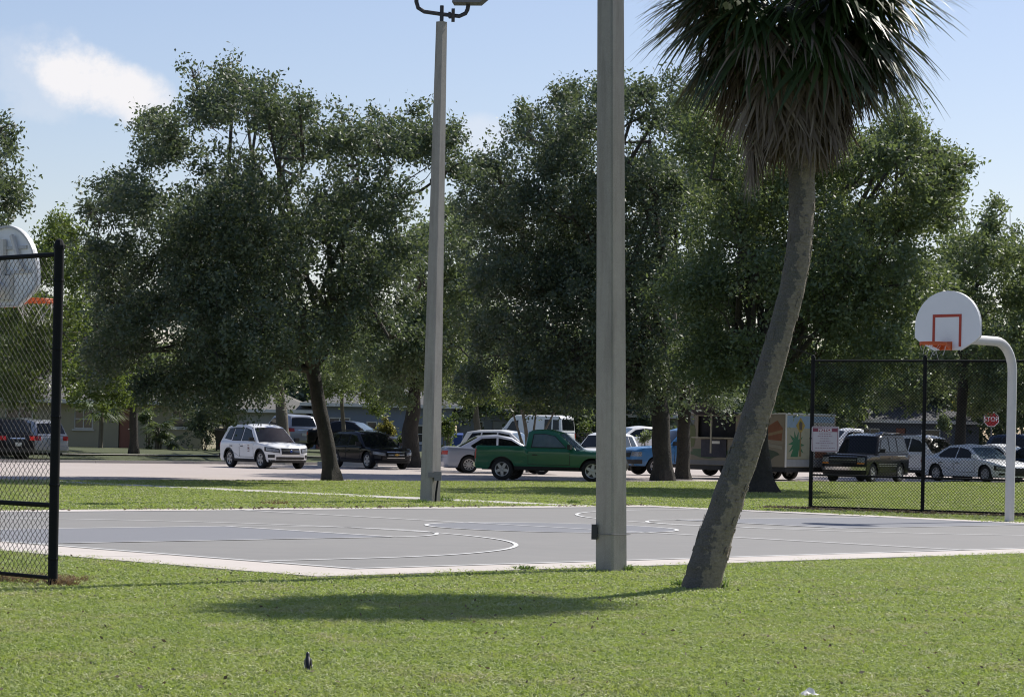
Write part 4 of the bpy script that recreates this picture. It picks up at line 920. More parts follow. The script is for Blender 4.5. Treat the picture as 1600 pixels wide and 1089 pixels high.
# ------------------------------------------------------------------ vehicles
def interp(x, pts):
    if x <= pts[0][0]: return pts[0][1]
    for (a, b), (c, d) in zip(pts, pts[1:]):
        if x <= c:
            t = (x - a) / (c - a); return b + (d - b) * t
    return pts[-1][1]
_wheels = {}
def wheel_proto(r, w_, style):
    key = (r, w_, style)
    if key in _wheels: return _wheels[key]
    rr_ = r * .66
    t = MB().lathe([(rr_ * .98, -w_ / 2 + .02), (rr_, w_ / -2), (r - .03, -w_ / 2), (r, -w_ / 2 + .035), (r, w_ / 2 - .035), (r - .03, w_ / 2), (rr_ + .01, w_ / 2), (rr_ * .97, w_ / 2 - .03), (rr_ * .97, -w_ / 2 + .02)], 28, 'Y')
    b = MB().lathe([(0, w_ / 2 - .075), (rr_ * .96, w_ / 2 - .085)], 24, 'Y')
    r2 = MB().lathe([(rr_ * .99, w_ / 2 - .09), (rr_ * .99, w_ / 2 - .012), (rr_ * .88, w_ / 2 - .018), (rr_ * .86, w_ / 2 - .09)], 28, 'Y')
    ns = style
    for k in range(ns):
        a = 2 * math.pi * k / ns; ww = .075 if ns <= 6 else .035
        c, s_ = math.cos(a), math.sin(a); px, pz = -s_, c
        i0, i1 = .03, rr_ * .9
        poly = [(c * i0 + px * ww * .75, s_ * i0 + pz * ww * .75), (c * i1 + px * ww * .55, s_ * i1 + pz * ww * .55), (c * i1 - px * ww * .55, s_ * i1 - pz * ww * .55), (c * i0 - px * ww * .75, s_ * i0 - pz * ww * .75)]
        r2.slab([(x, w_ / 2 - .055, z) for x, z in poly], (0, .035, 0))
    r2.lathe([(0, w_ / 2 - .01), (.05, w_ / 2 - .015), (.06, w_ / 2 - .06)], 12, 'Y')
    def md(b_, nm, m):
        o = b_.build(nm, m, None, smooth=True); me = o.data; bpy.data.objects.remove(o); return me
    _wheels[key] = (md(t, 'wheel', MT['tyre']), md(b, 'rim_back', MT['rimdark']), md(r2, 'rim', MT['rim']))
    return _wheels[key]
def new_ob(name, me, parent):
    o = bpy.data.objects.new(name, me); COL.objects.link(o); o.parent = parent; return o

def car(label, kind, color, x_px, s, heading, cat=None, L=None, W=None, H=None, y=None, x=None, gz=None, spokes=5, badge=None, opt=(), nm=None, group='cars parked along the far side of the court'):
    D = {'suv': (4.5, 1.84, 1.68), 'sedan': (4.75, 1.83, 1.45), 'van': (5.3, 2.0, 2.1), 'pickup': (5.0, 1.80, 1.66), 'boxy': (4.5, 1.75, 1.70)}[kind]
    L = L or D[0]; W = W or D[1]; H = H or D[2]; k = L / D[0]; hk = H / D[2]
    Y = F / s; X = (x_px - HX) / s if x is None else x
    g_ = ground_z(X, Y) if gz is None else gz
    if abs(g_) < .01: g_ = .010
    cat = cat or {'suv': 'SUV', 'boxy': 'SUV', 'sedan': 'car', 'van': 'van', 'pickup': 'pickup truck'}[kind]
    t = thing(nm or {'suv': 'parked_suv', 'boxy': 'parked_suv', 'sedan': 'parked_car', 'van': 'parked_van', 'pickup': 'pickup_truck'}[kind], label, cat, (X, Y, g_), R(heading), group)
    pm = PA[color]
    if kind in ('suv', 'boxy'):
        bx = kind == 'boxy'
        top = [(-2.25, 1.02), (-1.0, 1.00), (.95, .99), (1.1, .985), (2.0, .90 if not bx else .95), (2.25, .84 if not bx else .92)]
        out = [(1.02, .99), (.28, 1.58), (-.25, 1.68), (-1.45, 1.65), (-1.90, 1.57), (-2.16, 1.03)] if not bx else [(.95, .99), (.42, 1.60), (-.1, 1.69), (-1.9, 1.69), (-2.02, 1.62), (-2.18, 1.03)]
        wn = [[(.74, 1.04), (.22, 1.48), (-.30, 1.57), (-.34, 1.04)], [(-.41, 1.04), (-.39, 1.57), (-1.10, 1.56), (-1.18, 1.04)], [(-1.26, 1.06), (-1.19, 1.55), (-1.62, 1.52), (-1.86, 1.12)]] if not bx else [[(.70, 1.05), (.32, 1.52), (-.26, 1.60), (-.26, 1.05)], [(-.34, 1.05), (-.34, 1.60), (-1.02, 1.60), (-1.05, 1.05)], [(-1.13, 1.06), (-1.11, 1.59), (-1.86, 1.58), (-1.98, 1.10)]]
        ax_ = (1.36, -1.30); wr = .345; sill = .26; doors = [(-.35, .82), (-1.22, -.38)]
        wroof = .62 if not bx else .68
    elif kind == 'sedan':
        top = [(-2.37, .90), (-2.2, .97), (-1.6, .96), (-1.0, .92), (1.0, .90), (1.15, .89), (2.0, .76), (2.37, .66)]
        out = [(1.12, .89), (.30, 1.36), (-.25, 1.45), (-.90, 1.40), (-1.75, .97)]
        wn = [[(.85, .935), (.26, 1.27), (-.22, 1.345), (-.26, .935)], [(-.33, .935), (-.30, 1.35), (-.86, 1.31), (-1.30, 1.04), (-1.20, .945)]]
        ax_ = (1.42, -1.36); wr = .325; sill = .22; doors = [(-.30, .86), (-1.18, -.33)]; wroof = .58
    elif kind == 'van':
        top = [(-2.6, 1.15), (1.7, 1.15), (1.85, 1.12), (2.5, .98), (2.65, .9)]
        out = [(1.78, 1.12), (1.15, 1.88), (.75, 2.08), (-2.3, 2.08), (-2.5, 1.95), (-2.58, 1.15)]
        wn = [[(1.42, 1.18), (1.0, 1.72), (.55, 1.80), (.52, 1.18)], [(-1.35, 1.25), (-1.35, 1.85), (-1.85, 1.85), (-1.85, 1.25)], [(-1.95, 1.25), (-1.95, 1.85), (-2.36, 1.83), (-2.40, 1.25)]]
        ax_ = (1.75, -1.55); wr = .35; sill = .30; doors = [(.42, 1.45), (-.9, .38)]; wroof = .78
    else:
        top = [(-2.5, 1.12), (-.78, 1.12), (-.70, 1.02), (.9, 1.02), (1.02, 1.0), (2.1, .93), (2.5, .84)]
        out = [(1.0, 1.0), (.34, 1.56), (-.05, 1.66), (-.55, 1.64), (-.68, 1.58), (-.76, 1.02)]
        wn = [[(.64, 1.08), (.24, 1.47), (-.10, 1.54), (-.50, 1.53), (-.56, 1.08)]]
        ax_ = (1.52, -1.52); wr = .355; sill = .36; doors = [(-.64, .78)]; wroof = .64
    sc = lambda P: [(a * k, b_ * hk) for a, b_ in P]
    top, out = sc(top), sc(out); wn = [sc(q) for q in wn]; ax_ = [a * k for a in ax_]; doors = [(a * k, b_ * k) for a, b_ in doors]
    hL, hW = L / 2, W / 2
    rr_ = .16 if kind != 'sedan' else .22; fx, fy = (.50, .46) if kind != 'boxy' else (.16, .16)
    if kind == 'pickup': rr_ = .08
    if kind == 'van': fx, fy, rr_ = .40, .35, .1
    C = []
    for q in range(6): y_ = (hW - rr_) * q / 6; C.append((-hL + .05 * (y_ / hW) ** 2, y_))
    for q in range(7): a = math.pi / 2 * q / 6; C.append((-hL + .04 + rr_ * (1 - math.cos(math.pi / 2 - a + 0) ) if False else -hL + .04 + rr_ - rr_ * math.cos(a), hW - rr_ + rr_ * math.sin(a)))
    x_ = -hL + .04 + rr_
    n_s = int((L - .1 - rr_ - fx) / .06)
    for q in range(1, n_s): C.append((x_ + (hL - fx - x_) * q / n_s, hW))
    for q in range(9): a = math.pi / 2 * q / 8; C.append((hL - .05 - fx + fx * math.sin(a), hW - fy + fy * math.cos(a)))
    for q in range(1, 7): y_ = (hW - fy) * (1 - q / 6); C.append((hL - .05 * (y_ / (hW - fy + 1e-6)) ** 2, y_))
    n = len(C); ra = wr + .065
    NR = []
    for i in range(n):
        a, b_ = C[max(0, i - 1)], C[min(n - 1, i + 1)]; d = Vector((b_[0] - a[0], b_[1] - a[1])).normalized(); NR.append((-d.y, d.x) if True else 0)
    NR = [(-a if False else a, b_) for a, b_ in NR]
    # outward normal = rotate tangent by -90 -> (dy,-dx) ; contour runs rear->side->front so outward is (-dy, dx)
    def ztop(x): return interp(x, top)
    def offs(i, z):
        x, y_ = C[i]; ins = 0.0; zt = ztop(x)
        if z < sill + .12: ins += .05 * (1 - (z - sill) / .12) if z > sill else .05
        if z > zt - .05: ins += .035 * (z - zt + .05) / .05
        mid = .62; ins += .012 * math.sin((z - sill) / max(.1, zt - sill) * math.pi * 2)
        sh = 0
        if x > hL - .7: q = (x - (hL - .7)) / .7; sh = -q * q * (max(0, z - .58) * (.42 if kind != 'boxy' else .14) + max(0, .42 - z) * .25)
        if x < -hL + .4: q = (-hL + .4 - x) / .4; sh = q * (max(0, z - .62) * (.16 if kind in ('suv', 'boxy') else .10) + max(0, .40 - z) * .2)
        return ins, sh
    def sp(i, z, side=1, off=0.0):
        """surface point at fractional contour index"""
        i = max(0, min(n - 1.001, i)); a = int(i); f = i - a
        def one(j):
            ins, sh = offs(j, z); nx, ny = NR[j]
            if abs(nx) < .02: nx = 0
            return Vector((C[j][0] + nx * (off - ins) + sh, C[j][1] + ny * (off - ins), z))
        p = one(a).lerp(one(min(n - 1, a + 1)), f); p.y = max(0, p.y) * side if a > 0 else p.y * side; return p
    def ix(x):     # contour index on the side for x
        for j in range(8, n - 1):
            if C[j][0] <= x <= C[j + 1][0]: return j + (x - C[j][0]) / (C[j + 1][0] - C[j][0] + 1e-9)
        return n - 1
    def iy(y_, front):
        rngj = range(n - 1, n // 2, -1) if front else range(0, n // 2)
        for j in rngj:
            jj = (j - 1, j) if front else (j, j + 1)
            ya, yb = C[jj[0]][1], C[jj[1]][1]
            if min(ya, yb) <= y_ <= max(ya, yb): return jj[0] + (y_ - ya) / (yb - ya + 1e-9)
        return n - 1 if front else 0
    b = MB(); K = 8
    for side in (1, -1):
        base = len(b.v)
        for i in range(n):
            x, y_ = C[i]; zb = sill; 
            if 6 < i < n - 8 or abs(y_) > hW * .7:
                for xa in ax_:
                    d = abs(x - xa)
                    if d < ra: zb = max(zb, wr + math.sqrt(ra * ra - d * d) * .98)
            zt = ztop(x); lv = [zb + (zt - .05 - zb) * q / (K - 2) for q in range(K - 1)] + [zt]
            for z in lv: b.v.append(tuple(sp(i, z, side)))
            # top strip points
            xx, sh = C[i][0], offs(i, zt)[1]
            yt = max(0, abs(b.v[-1][1]));
            for fr in (.75, .4, 0):
                b.v.append((b.v[-1][0] if fr < .75 else b.v[-1][0], yt * fr * side, zt + .045 * (1 - fr * fr) * min(1, yt / hW)))
        M_ = K + 3
        for i in range(n - 1):
            bed = kind == 'pickup' and (C[i][0] > -hL + .10 * k and C[i + 1][0] < -.80 * k)
            for q in range(M_ - 1):
                if bed and q >= K - 1: continue
                A = base + i * M_ + q; f_ = (A, A + 1, A + M_ + 1, A + M_); b.f.append(f_ if side < 0 else f_[::-1])
    body = b.build('body', pm, t, smooth=True)
    # dark floor and wheel wells
    u = MB(); u.box((0, 0, sill + .12), (L - .5, W - .46, .30)); u.box(((ax_[0] + ax_[1]) / 2, 0, sill + .04), (ax_[0] - ax_[1] - 2 * ra - .02, W - .14, .08))
    u.box((0, 0, .55), (L - .35, W - .50, .26)); u.build('underbody', MT['trim'], t)
    if kind == 'pickup':
        bb = MB(); zt = ztop(-1.5 * k) - .0; x0, x1 = -hL + .12, -.82 * k
        for sy in (-1, 1):
            bb.box(((x0 + x1) / 2, sy * (hW - .075), zt - .01), (x1 - x0, .08, .035)); bb.box(((x0 + x1) / 2, sy * (hW - .10), zt - .24), (x1 - x0, .02, .45))
        bb.box(((x0 + x1) / 2, 0, zt - .47), (x1 - x0, W - .22, .03)); bb.box((x1 + .01, 0, zt - .24), (.03, W - .2, .46)); bb.box((x0 - .01, 0, zt - .24), (.04, W - .2, .46)); bb.build('bed_liner', MT['trim'], t)
    # patches lying on the body
    def patch(name, m, side, c4, off=.008, th=.02, parent=None, nx=6, nz=3, lab=None):
        (i0, z00), (i1, z10), (i2, z11), (i3, z01) = c4
        g_ = MB(); P0, P1 = [], []
        for a in range(nx + 1):
            for q in range(nz + 1):
                s_, r_ = a / nx, q / nz
                i = (i0 * (1 - s_) + i1 * s_) * (1 - r_) + (i3 * (1 - s_) + i2 * s_) * r_
                z = (z00 * (1 - s_) + z10 * s_) * (1 - r_) + (z01 * (1 - s_) + z11 * s_) * r_
                P0.append(sp(i, z, side, off)); P1.append(sp(i, z, side, off - th))
        vs = P0 + P1; o_ = len(P0); W_ = nz + 1; fs_ = []
        for a in range(nx):
            for q in range(nz):
                A = a * W_ + q; fs_.append((A, A + 1, A + W_ + 1, A + W_)); fs_.append((o_ + A, o_ + A + W_, o_ + A + W_ + 1, o_ + A + 1))
        for a in range(nx):
            for q in (0, nz): A = a * W_ + q; fs_.append((A, A + W_, o_ + A + W_, o_ + A))
        for q in range(nz):
            for a in (0, nx): A = a * W_ + q; fs_.append((A, A + 1, o_ + A + 1, o_ + A))
        g_.add(vs, fs_); return g_.build(name, m, parent or t, smooth=True)
    # cabin
    belt = out[0][1]; Hr = max(z for _, z in out); w0 = hW - .055; w1 = hW * (wroof + .10)
    def cw(z): return w0 + (w1 - w0) * max(0, (z - belt + .02)) / (Hr - belt)
    cb = MB(); m_ = len(out)
    O2 = [(out[0][0] + .02, out[0][1] - .03)] + out[1:-1] + [(out[-1][0] - .01, out[-1][1] - .03)]
    rows = []
    for i, (x, z) in enumerate(O2):
        bul = .10 if i == 0 else (.03 if i == 1 else (-.03 if i >= m_ - 2 else 0)); cr = .035 if 0 < i < m_ - 1 else 0
        wz = cw(z); rows.append([(x + bul * (1 - q * q), wz * q, z + cr * (1 - q * q)) for q in (1, .93, .6, 0, -.6, -.93, -1)])
        rows[-1][0] = (x - (.03 if i <= 1 else (-.03 if i >= m_ - 2 else 0)), wz, z - (.035 if 0 < i < m_ - 1 else 0)); rows[-1][6] = (rows[-1][0][0], -wz, rows[-1][0][2])
    for r_ in rows: cb.v += r_
    for i in range(m_ - 1):
        for q in range(6): A = i * 7 + q; cb.f.append((A, A + 1, A + 8, A + 7))
    cb.f.append(tuple(i * 7 for i in range(m_))); cb.f.append(tuple(i * 7 + 6 for i in range(m_))[::-1])
    roof = cb.build('cabin', pm, t, smooth=True)
    # side windows
    GL = MT['glass_l'] if kind == 'pickup' and color == 'green' else MT['glass']; slope = Vector((0, Hr - belt, w0 - w1)).normalized()
    for q, wpoly in enumerate(wn):
        for sy in (1, -1):
            o_ = Vector((0, sy * slope.y, slope.z)); pl = [(x, sy * (cw(z)) , z) for x, z in wpoly]
            fr_ = MB().slab([Vector(p) + o_ * -.01 for p in pl], o_ * .014).build('window_frame', MT['trim'], t)
            cx = sum(p[0] for p in pl) / len(pl); cz = sum(p[2] for p in pl) / len(pl)
            ins = [Vector((cx + (p[0] - cx) * .93, p[1], cz + (p[2] - cz) * .90)) for p in pl]
            ins = [Vector((p.x, sy * cw(p.z), p.z)) for p in ins]
            MB().slab([p + o_ * .0 for p in ins], o_ * .008).build('window', GL, fr_).data.transform(Matrix.Identity(4))
            for v in fr_.children[0].data.vertices: v.co += o_ * .0015
    def screen(i0, i1, f0, f1, name, m, wf=.90):
        (xa, za), (xb, zb_) = O2[i0], O2[i1]; g_ = MB(); nrm = Vector((zb_ - za, 0, -(xb - xa))).normalized()
        if (nrm.x < 0) == (i0 == 0): nrm = -nrm
        if i0 != 0 and nrm.x > 0: nrm = -nrm
        Pf, Pb = [], []
        ba, bb_ = (rows[i0][3][0] - rows[i0][2][0], rows[i1][3][0] - rows[i1][2][0])
        for r_ in (f0, f1):
            for q in range(9):
                s_ = -1 + 2 * q / 8; qi = abs(s_) * wf
                x = xa + (xb - xa) * r_; z = za + (zb_ - za) * r_; w_ = cw(z)
                bul = ((.10 if i0 == 0 else -.03) * (1 - r_) + (.03 if i0 == 0 else -.03) * r_) * (1 - qi * qi); cr = .035 * (1 - qi * qi) * r_
                if i0 != 0: cr = .035 * (1 - qi * qi) * (1 - r_)
                p = Vector((x + bul, s_ * wf * w_, z + cr)); Pf.append(p + nrm * .012); Pb.append(p - nrm * .02)
        N9 = 9; fs_ = []
        for q in range(8): fs_ += [(q, q + 1, q + 10, q + 9), (18 + q, 18 + q + 9, 18 + q + 10, 18 + q + 1), (q, 18 + q, 19 + q, q + 1), (9 + q, 10 + q, 28 + q, 27 + q)]
        fs_ += [(0, 9, 27, 18), (8, 26, 35, 17)]
        return g_.add(Pf + Pb, fs_).build(name, m, t, smooth=True)
    screen(0, 1, .07, .93, 'windshield', MT['glass_l'] if 'paleglass' in opt else GL)
    if kind in ('suv', 'boxy', 'van'): screen(m_ - 2, m_ - 1, .12, .85, 'rear_window', GL, .86)
    elif kind == 'sedan': screen(m_ - 2, m_ - 1, .12, .88, 'rear_window', GL, .88)
    else: screen(m_ - 2, m_ - 1, .12, .8, 'rear_window', GL, .82)
    # doors with handles, seams
    for q, (xa, xb) in enumerate(doors):
        zt = belt - .06; zb = sill + .16
        rear_arch = xa < ax_[1] + ra
        c4 = [(ix(xa), zb if not rear_arch else zb + .28), (ix(xb), zb), (ix(xb), zt), (ix(xa), zt)]
        for sy in (1, -1):
            patch('door_seam', MT['trim'], sy, c4, .0015, .01, nx=5)
            g1, g2 = ix(xa + .016), ix(xb - .016)
            dr = patch('door', pm, sy, [(g1, c4[0][1] + .016), (g2, zb + .016), (g2, zt + .01), (g1, zt + .01)], .006, .012, nx=5)
            hx = xa + .14 * (xb - xa) + .04; p = sp(ix(hx), belt - .15, sy, .03)
            MB().box(p, (.17, .03, .028)).build('handle', MT['trim'] if color in ('white', 'green', 'black', 'blue') else pm, dr)
    for sy in (1, -1):      # lower cladding between the arches and mirror
        if kind in ('suv', 'boxy', 'pickup'):
            patch('sill_trim', MT['trim'], sy, [(ix(ax_[1] + ra), sill), (ix(ax_[0] - ra), sill), (ix(ax_[0] - ra), sill + .10), (ix(ax_[1] + ra), sill + .10)], .012, .03, nx=8)
        mp = Vector((out[0][0] - .22, sy * (w0 + .13), belt + .12)); mb = MB().box(mp, (.10, .20, .15), sy * .15); mb.box(mp + Vector((-.02, -sy * .10, -.05)), (.05, .10, .05))
        mb.build('mirror', pm if color in ('white', 'silver') and 'blackmirror' not in opt else MT['trim'], t)
    # front
    bez = True
    zh = ztop(hL - .15)
    fc = n - 1
    def front(name, m, y0, y1, z0, z1, off=.012, th=.04, both=True, dz=0.0, parent=None, nx=5):
        obs = []
        for sy in ((1, -1) if both else (1,)): obs.append(patch(name, m, sy, [(iy(y0, True), z0), (iy(y1, True), z0 + dz), (iy(y1, True), z1 + dz), (iy(y0, True), z1)], off, th, nx=nx, parent=parent))
        return obs
    def rear(name, m, y0, y1, z0, z1, off=.012, th=.04, both=True, dz=0.0, nx=5):
        return [patch(name, m, sy, [(iy(y1, False), z0 + dz), (iy(y0, False), z0), (iy(y0, False), z1), (iy(y1, False), z1 + dz)], off, th, nx=nx) for sy in ((1, -1) if both else (1,))]
    gz0, gz1 = zh - .30, zh - .10
    if kind == 'boxy':
        front('grille', MT['trim'], 0, hW * .60, gz0 + .02, gz1 + .04, .010); front('grille_bar', MT['chrome'], 0, hW * .60, (gz0 + gz1) / 2 + .015, (gz0 + gz1) / 2 + .05, .02); front('grille_trim', MT['chrome'], 0, hW * .62, gz1 + .04, gz1 + .06, .014)
        front('headlight', MT['lamp'], hW * .64, hW * .93, gz0 + .05, gz1 + .03, .016); front('bumper', MT['chrome'], 0, hW * .97, .44, .56, .05, .08, nx=8); front('lower_bumper', MT['trim'], 0, hW * .95, .28, .42, .02)
        front('turn_signal', MT['amber'], hW * .64, hW * .93, gz0 - .02, gz0 + .04, .014)
    elif kind == 'pickup':
        front('grille', MT['trim'], 0, hW * .50, gz0 + .0, gz1 + .05, .010); front('headlight', MT['lamp'], hW * .56, hW * .97, gz0 + .04, gz1 + .02, .014, dz=.0); front('bumper', MT['trim'], 0, hW * .98, .44, .60, .05, .08, nx=8)
        front('fog_lamp', MT['lamp'], hW * .66, hW * .76, .37, .43, .03)
    elif kind == 'van':
        front('grille', MT['trim'], 0, hW * .55, gz0, gz1 + .03, .010); front('headlight', MT['lamp'], hW * .60, hW * .93, gz0 + .02, gz1, .014); front('bumper', MT['trim'], 0, hW * .97, .36, .54, .04, .06)
    elif kind == 'sedan':
        front('grille', MT['trim'], 0, hW * .40, gz0 - .06, gz1 - .03, .008, dz=.02); front('headlight_bezel', MT['trim'], hW * .50, hW * .985, gz0 + .03, gz1 + .01, .008, dz=.06); front('headlight', MT['lamp'], hW * .54, hW * .95, gz0 + .055, gz1 - .02, .013, dz=.06); front('lower_grille', MT['trim'], 0, hW * .62, .27, .37, .008); front('fog_lamp', MT['trim'], hW * .70, hW * .90, .30, .38, .008)
    else:
        gf = front('grille', MT['trim'], 0, hW * .42, gz0 - .02, gz1 - .0, .010); front('grille_surround', MT['chrome'], 0, hW * .44, gz0 - .04, gz0 - .02, .016); front('grille_surround', MT['chrome'], 0, hW * .44, gz1 + .0, gz1 + .018, .016); front('grille_bar', MT['chrome'], 0, hW * .40, (gz0 + gz1) / 2 - .015, (gz0 + gz1) / 2 + .005, .015)
        front('headlight_bezel', MT['trim'], hW * .50, hW * .99, gz0 + .03, gz1 - .0, .009, dz=.06); front('headlight', MT['lamp'], hW * .54, hW * .96, gz0 + .055, gz1 - .03, .014, dz=.06); front('lower_grille', MT['trim'], 0, hW * .66, .36, .46, .008); front('fog_lamp_bezel', MT['trim'], hW * .72, hW * .93, .42, .54, .012); front('skid_trim', MT['trim'], 0, hW * .92, sill, sill + .08, .012)
    if badge:
        p = sp(n - 1, (gz0 + gz1) / 2, 1, .03)
        if badge == 'oval': MB().lathe([(0, .02), (.04, .018), (.055, 0), (0, 0)], 16, 'X', (p.x, 0, p.z)).build('badge', MT['badge_blue'], t)
        elif badge == 'bow':
            P_ = [(-.10, -.022), (-.03, -.022), (-.03, -.04), (.035, -.04), (.04, -.022), (.11, -.022), (.10, .022), (.03, .022), (.03, .04), (-.035, .04), (-.04, .022), (-.11, .022)]
            MB().slab([(p.x, y_, p.z + z) for y_, z in P_], (.015, 0, 0)).build('badge', MT['badge_gold'], t)
    if 'fplate' in opt: p = sp(n - 1, .50, 1, .03); MB().box(p, (.015, .31, .15)).build('number_plate', MT['plate'], t)
    # rear
    zr = ztop(-hL + .05)
    if kind in ('suv', 'boxy'):
        rear('tail_light', MT['tail'], hW * .62, hW * .985, zr - .22, zr - .04, .014, nx=7); rear('bumper', MT['trim'] if color != 'silver' else pm, 0, hW * .97, .38, .54, .05, .08, nx=8); rear('tailgate_trim', MT['chrome'], 0, hW * .40, zr - .16, zr - .12, .015)
    elif kind == 'sedan': rear('tail_light', MT['tail'], hW * .50, hW * .985, zr - .22, zr - .07, .010, nx=7); rear('bumper_seam', MT['trim'], 0, hW * .96, .58, .592, .004)
    elif kind == 'van': rear('tail_light', MT['tail'], hW * .86, hW * .99, .80, 1.08, .014); rear('bumper', MT['trim'], 0, hW * .97, .38, .52, .05, .08)
    else: rear('tail_light', MT['tail'], hW * .86, hW * .995, zr - .42, zr - .10, .010); rear('bumper', MT['chrome'], 0, hW * .96, .42, .56, .06, .08)
    p = sp(0, .70, 1, .02); MB().box(p, (.015, .31, .15)).build('number_plate', MT['plate'], t)
    if 'rails' in opt:
        for sy in (1, -1): MB().tube([(out[2][0], sy * w1 * .86, Hr + .0), (out[2][0] - .08, sy * w1 * .86, Hr + .06), (out[3][0] + .1, sy * w1 * .86, Hr + .05), (out[3][0], sy * w1 * .86, Hr - .01)], .016, 5).build('roof_rail', MT['trim'], t)
    if 'stripe' in opt:
        for sy in (1, -1):
            for z in (.60, .66): patch('side_stripe', MT['rim'], sy, [(ix(ax_[1] + ra + .02), z), (ix(ax_[0] - ra - .02), z), (ix(ax_[0] - ra - .02), z + .018), (ix(ax_[1] + ra + .02), z + .018)], .012, .012, nx=8)
    if 'stripe_r' in opt:
        for sy in (1, -1): patch('arch_trim', MT['chrome'], sy, [(ix(ax_[1] - ra), belt - .06), (ix(ax_[1] + ra), belt - .06), (ix(ax_[1] + ra), belt - .045), (ix(ax_[1] - ra), belt - .045)], .008, .012)
    if 'emblem' in opt:
        sy = -1; xe = .42; ec = mat('door emblem print', (.20, .07, .05), .5, (25, .5, (.10, .08, .09)))
        p = sp(ix(xe), .76, sy, .0075); e = MB()
        for pl in ([(-.09, .10), (-.02, .13), (.10, .12), (.09, .10), (0, .105)], [(-.06, .07), (-.02, .07), (-.03, -.08), (-.07, -.06)], [(.02, .08), (.07, .07), (.07, -.03), (.03, -.06)], [(-.03, .0), (.03, .03), (.03, -.01), (-.03, -.03)], [(-.08, -.10), (.08, -.10), (.07, -.12), (-.07, -.12)]):
            e.slab([(p.x - a, p.y, p.z + z) for a, z in pl], (0, -.002, 0))
        e.build('door_emblem', ec, t)
    if 'arches' in opt:
        for sy in (1, -1):
            for xa in ax_:
                b = MB(); pts = [sp(ix(xa + (ra + .015) * math.cos(a)), wr + (ra + .015) * math.sin(a) * .98, sy, .012) for a in [math.pi * q / 14 for q in range(15)]]; b.tube(pts, .022, 5); b.build('arch_trim', MT['trim'], t)
    # wheels
    tm, rbk, rm = wheel_proto(wr, .215, spokes)
    for xa in ax_:
        for sy in (1, -1):
            wt = new_ob('wheel', tm, t); wt.location = (xa, sy * (hW - .135), wr); wt.rotation_euler = (0, rnd.uniform(0, 1.2), 0 if sy > 0 else math.pi)
            if sy < 0: wt.rotation_euler = (0, rnd.uniform(0, 1.2), math.pi)
            new_ob('rim_back', rbk, wt); new_ob('rim', rm, wt)
    for sy in (1, -1): MB().box((hL - .9, sy * .25, belt + .02), (.02, .5, .015), sy * .1).build('wiper', MT['trim'], t)
    return t

car('white SUV with small door emblem parked left of the leaning oak trunk', 'suv', 'white', 414, 40, -56, L=4.3, badge='oval', opt=('rails', 'emblem', 'arches', 'blackmirror'))
car('silver SUV seen from behind on the driveway above the white SUV', 'suv', 'silver', 448, 29, 120, H=1.75, gz=.62)
car('black crossover with gold badge half hidden by the oak trunk', 'suv', 'black', 578, 38, -57, L=4.4, H=1.50, badge='bow', opt=('rails',))
car('dark sedan with shining windscreen behind the black crossover', 'sedan', 'black', 552, 30, -22, opt=('paleglass',), gz=.62)
car('light blue grey sedan behind the bed of the green pickup', 'sedan', 'bluesilver', 784, 41, 9, spokes=10)
car('white hatchback with pale windscreen between silver sedan and white van', 'suv', 'white', 798, 34, -24, H=1.56, gz=.14, opt=('paleglass',))
car('green single cab pickup truck between the two concrete poles', 'pickup', 'green', 864, 48, -13, H=1.64, L=4.9, opt=('blackmirror',), spokes=5)
car('white cargo van beyond the green pickup', 'van', 'white', 832, 26.5, 153, L=4.8, gz=.62)
car('white SUV showing its side just right of the near light pole', 'suv', 'white', 944, 35, 246, H=1.66, spokes=7, gz=.0)
car('distant white sedan above the blue pickup hood', 'sedan', 'white', 990, 31, 205, gz=.62, opt=('paleglass',))
car('blue pickup truck whose front shows left of the dark trunks', 'pickup', 'blue', 1068, 39, 200, L=5.2, W=1.95, H=1.9, spokes=6)
car('black boxy SUV with chrome grille behind the notice sign', 'boxy', 'black', 1354, 42, 239, H=1.78, L=4.4, opt=('rails', 'stripe', 'stripe_r'), badge=None)
car('white SUV parked between black SUV and white sedan', 'suv', 'white', 1452, 37, -57, H=1.80, L=4.6, opt=('fplate', 'rails'), spokes=6)
car('sleek white sedan with dark grille left of the right hoop pole', 'sedan', 'white', 1526, 39.5, -57, spokes=10, opt=('paleglass',))
car('white sedan roof showing behind the sleek white sedan', 'sedan', 'white', 1570, 36, -50, opt=('paleglass',), gz=.06)
car('dark blue sedan cut by the right edge beyond the hoop pole', 'sedan', 'navy', 1640, 38, -50, spokes=7, opt=('paleglass',))
car('tall navy SUV behind the hoop pole at right edge', 'suv', 'navy', 1612, 34, -50, H=1.85, gz=.14)
car('white pickup cab roof showing behind the black boxy SUV', 'pickup', 'white', 1322, 30, 200, gz=.40, H=1.8)
car('small royal blue car behind the black boxy SUV', 'sedan', 'rblue', 1372, 28, 160, gz=.62, L=4.2)
car('silver estate car with red tail lamps just left of the fence post', 'suv', 'silver', 34, 36.5, 137, H=1.66, L=4.4)
car('dark grey SUV behind the fence mesh at far left', 'suv', 'black', -22, 38, 137, H=1.78)

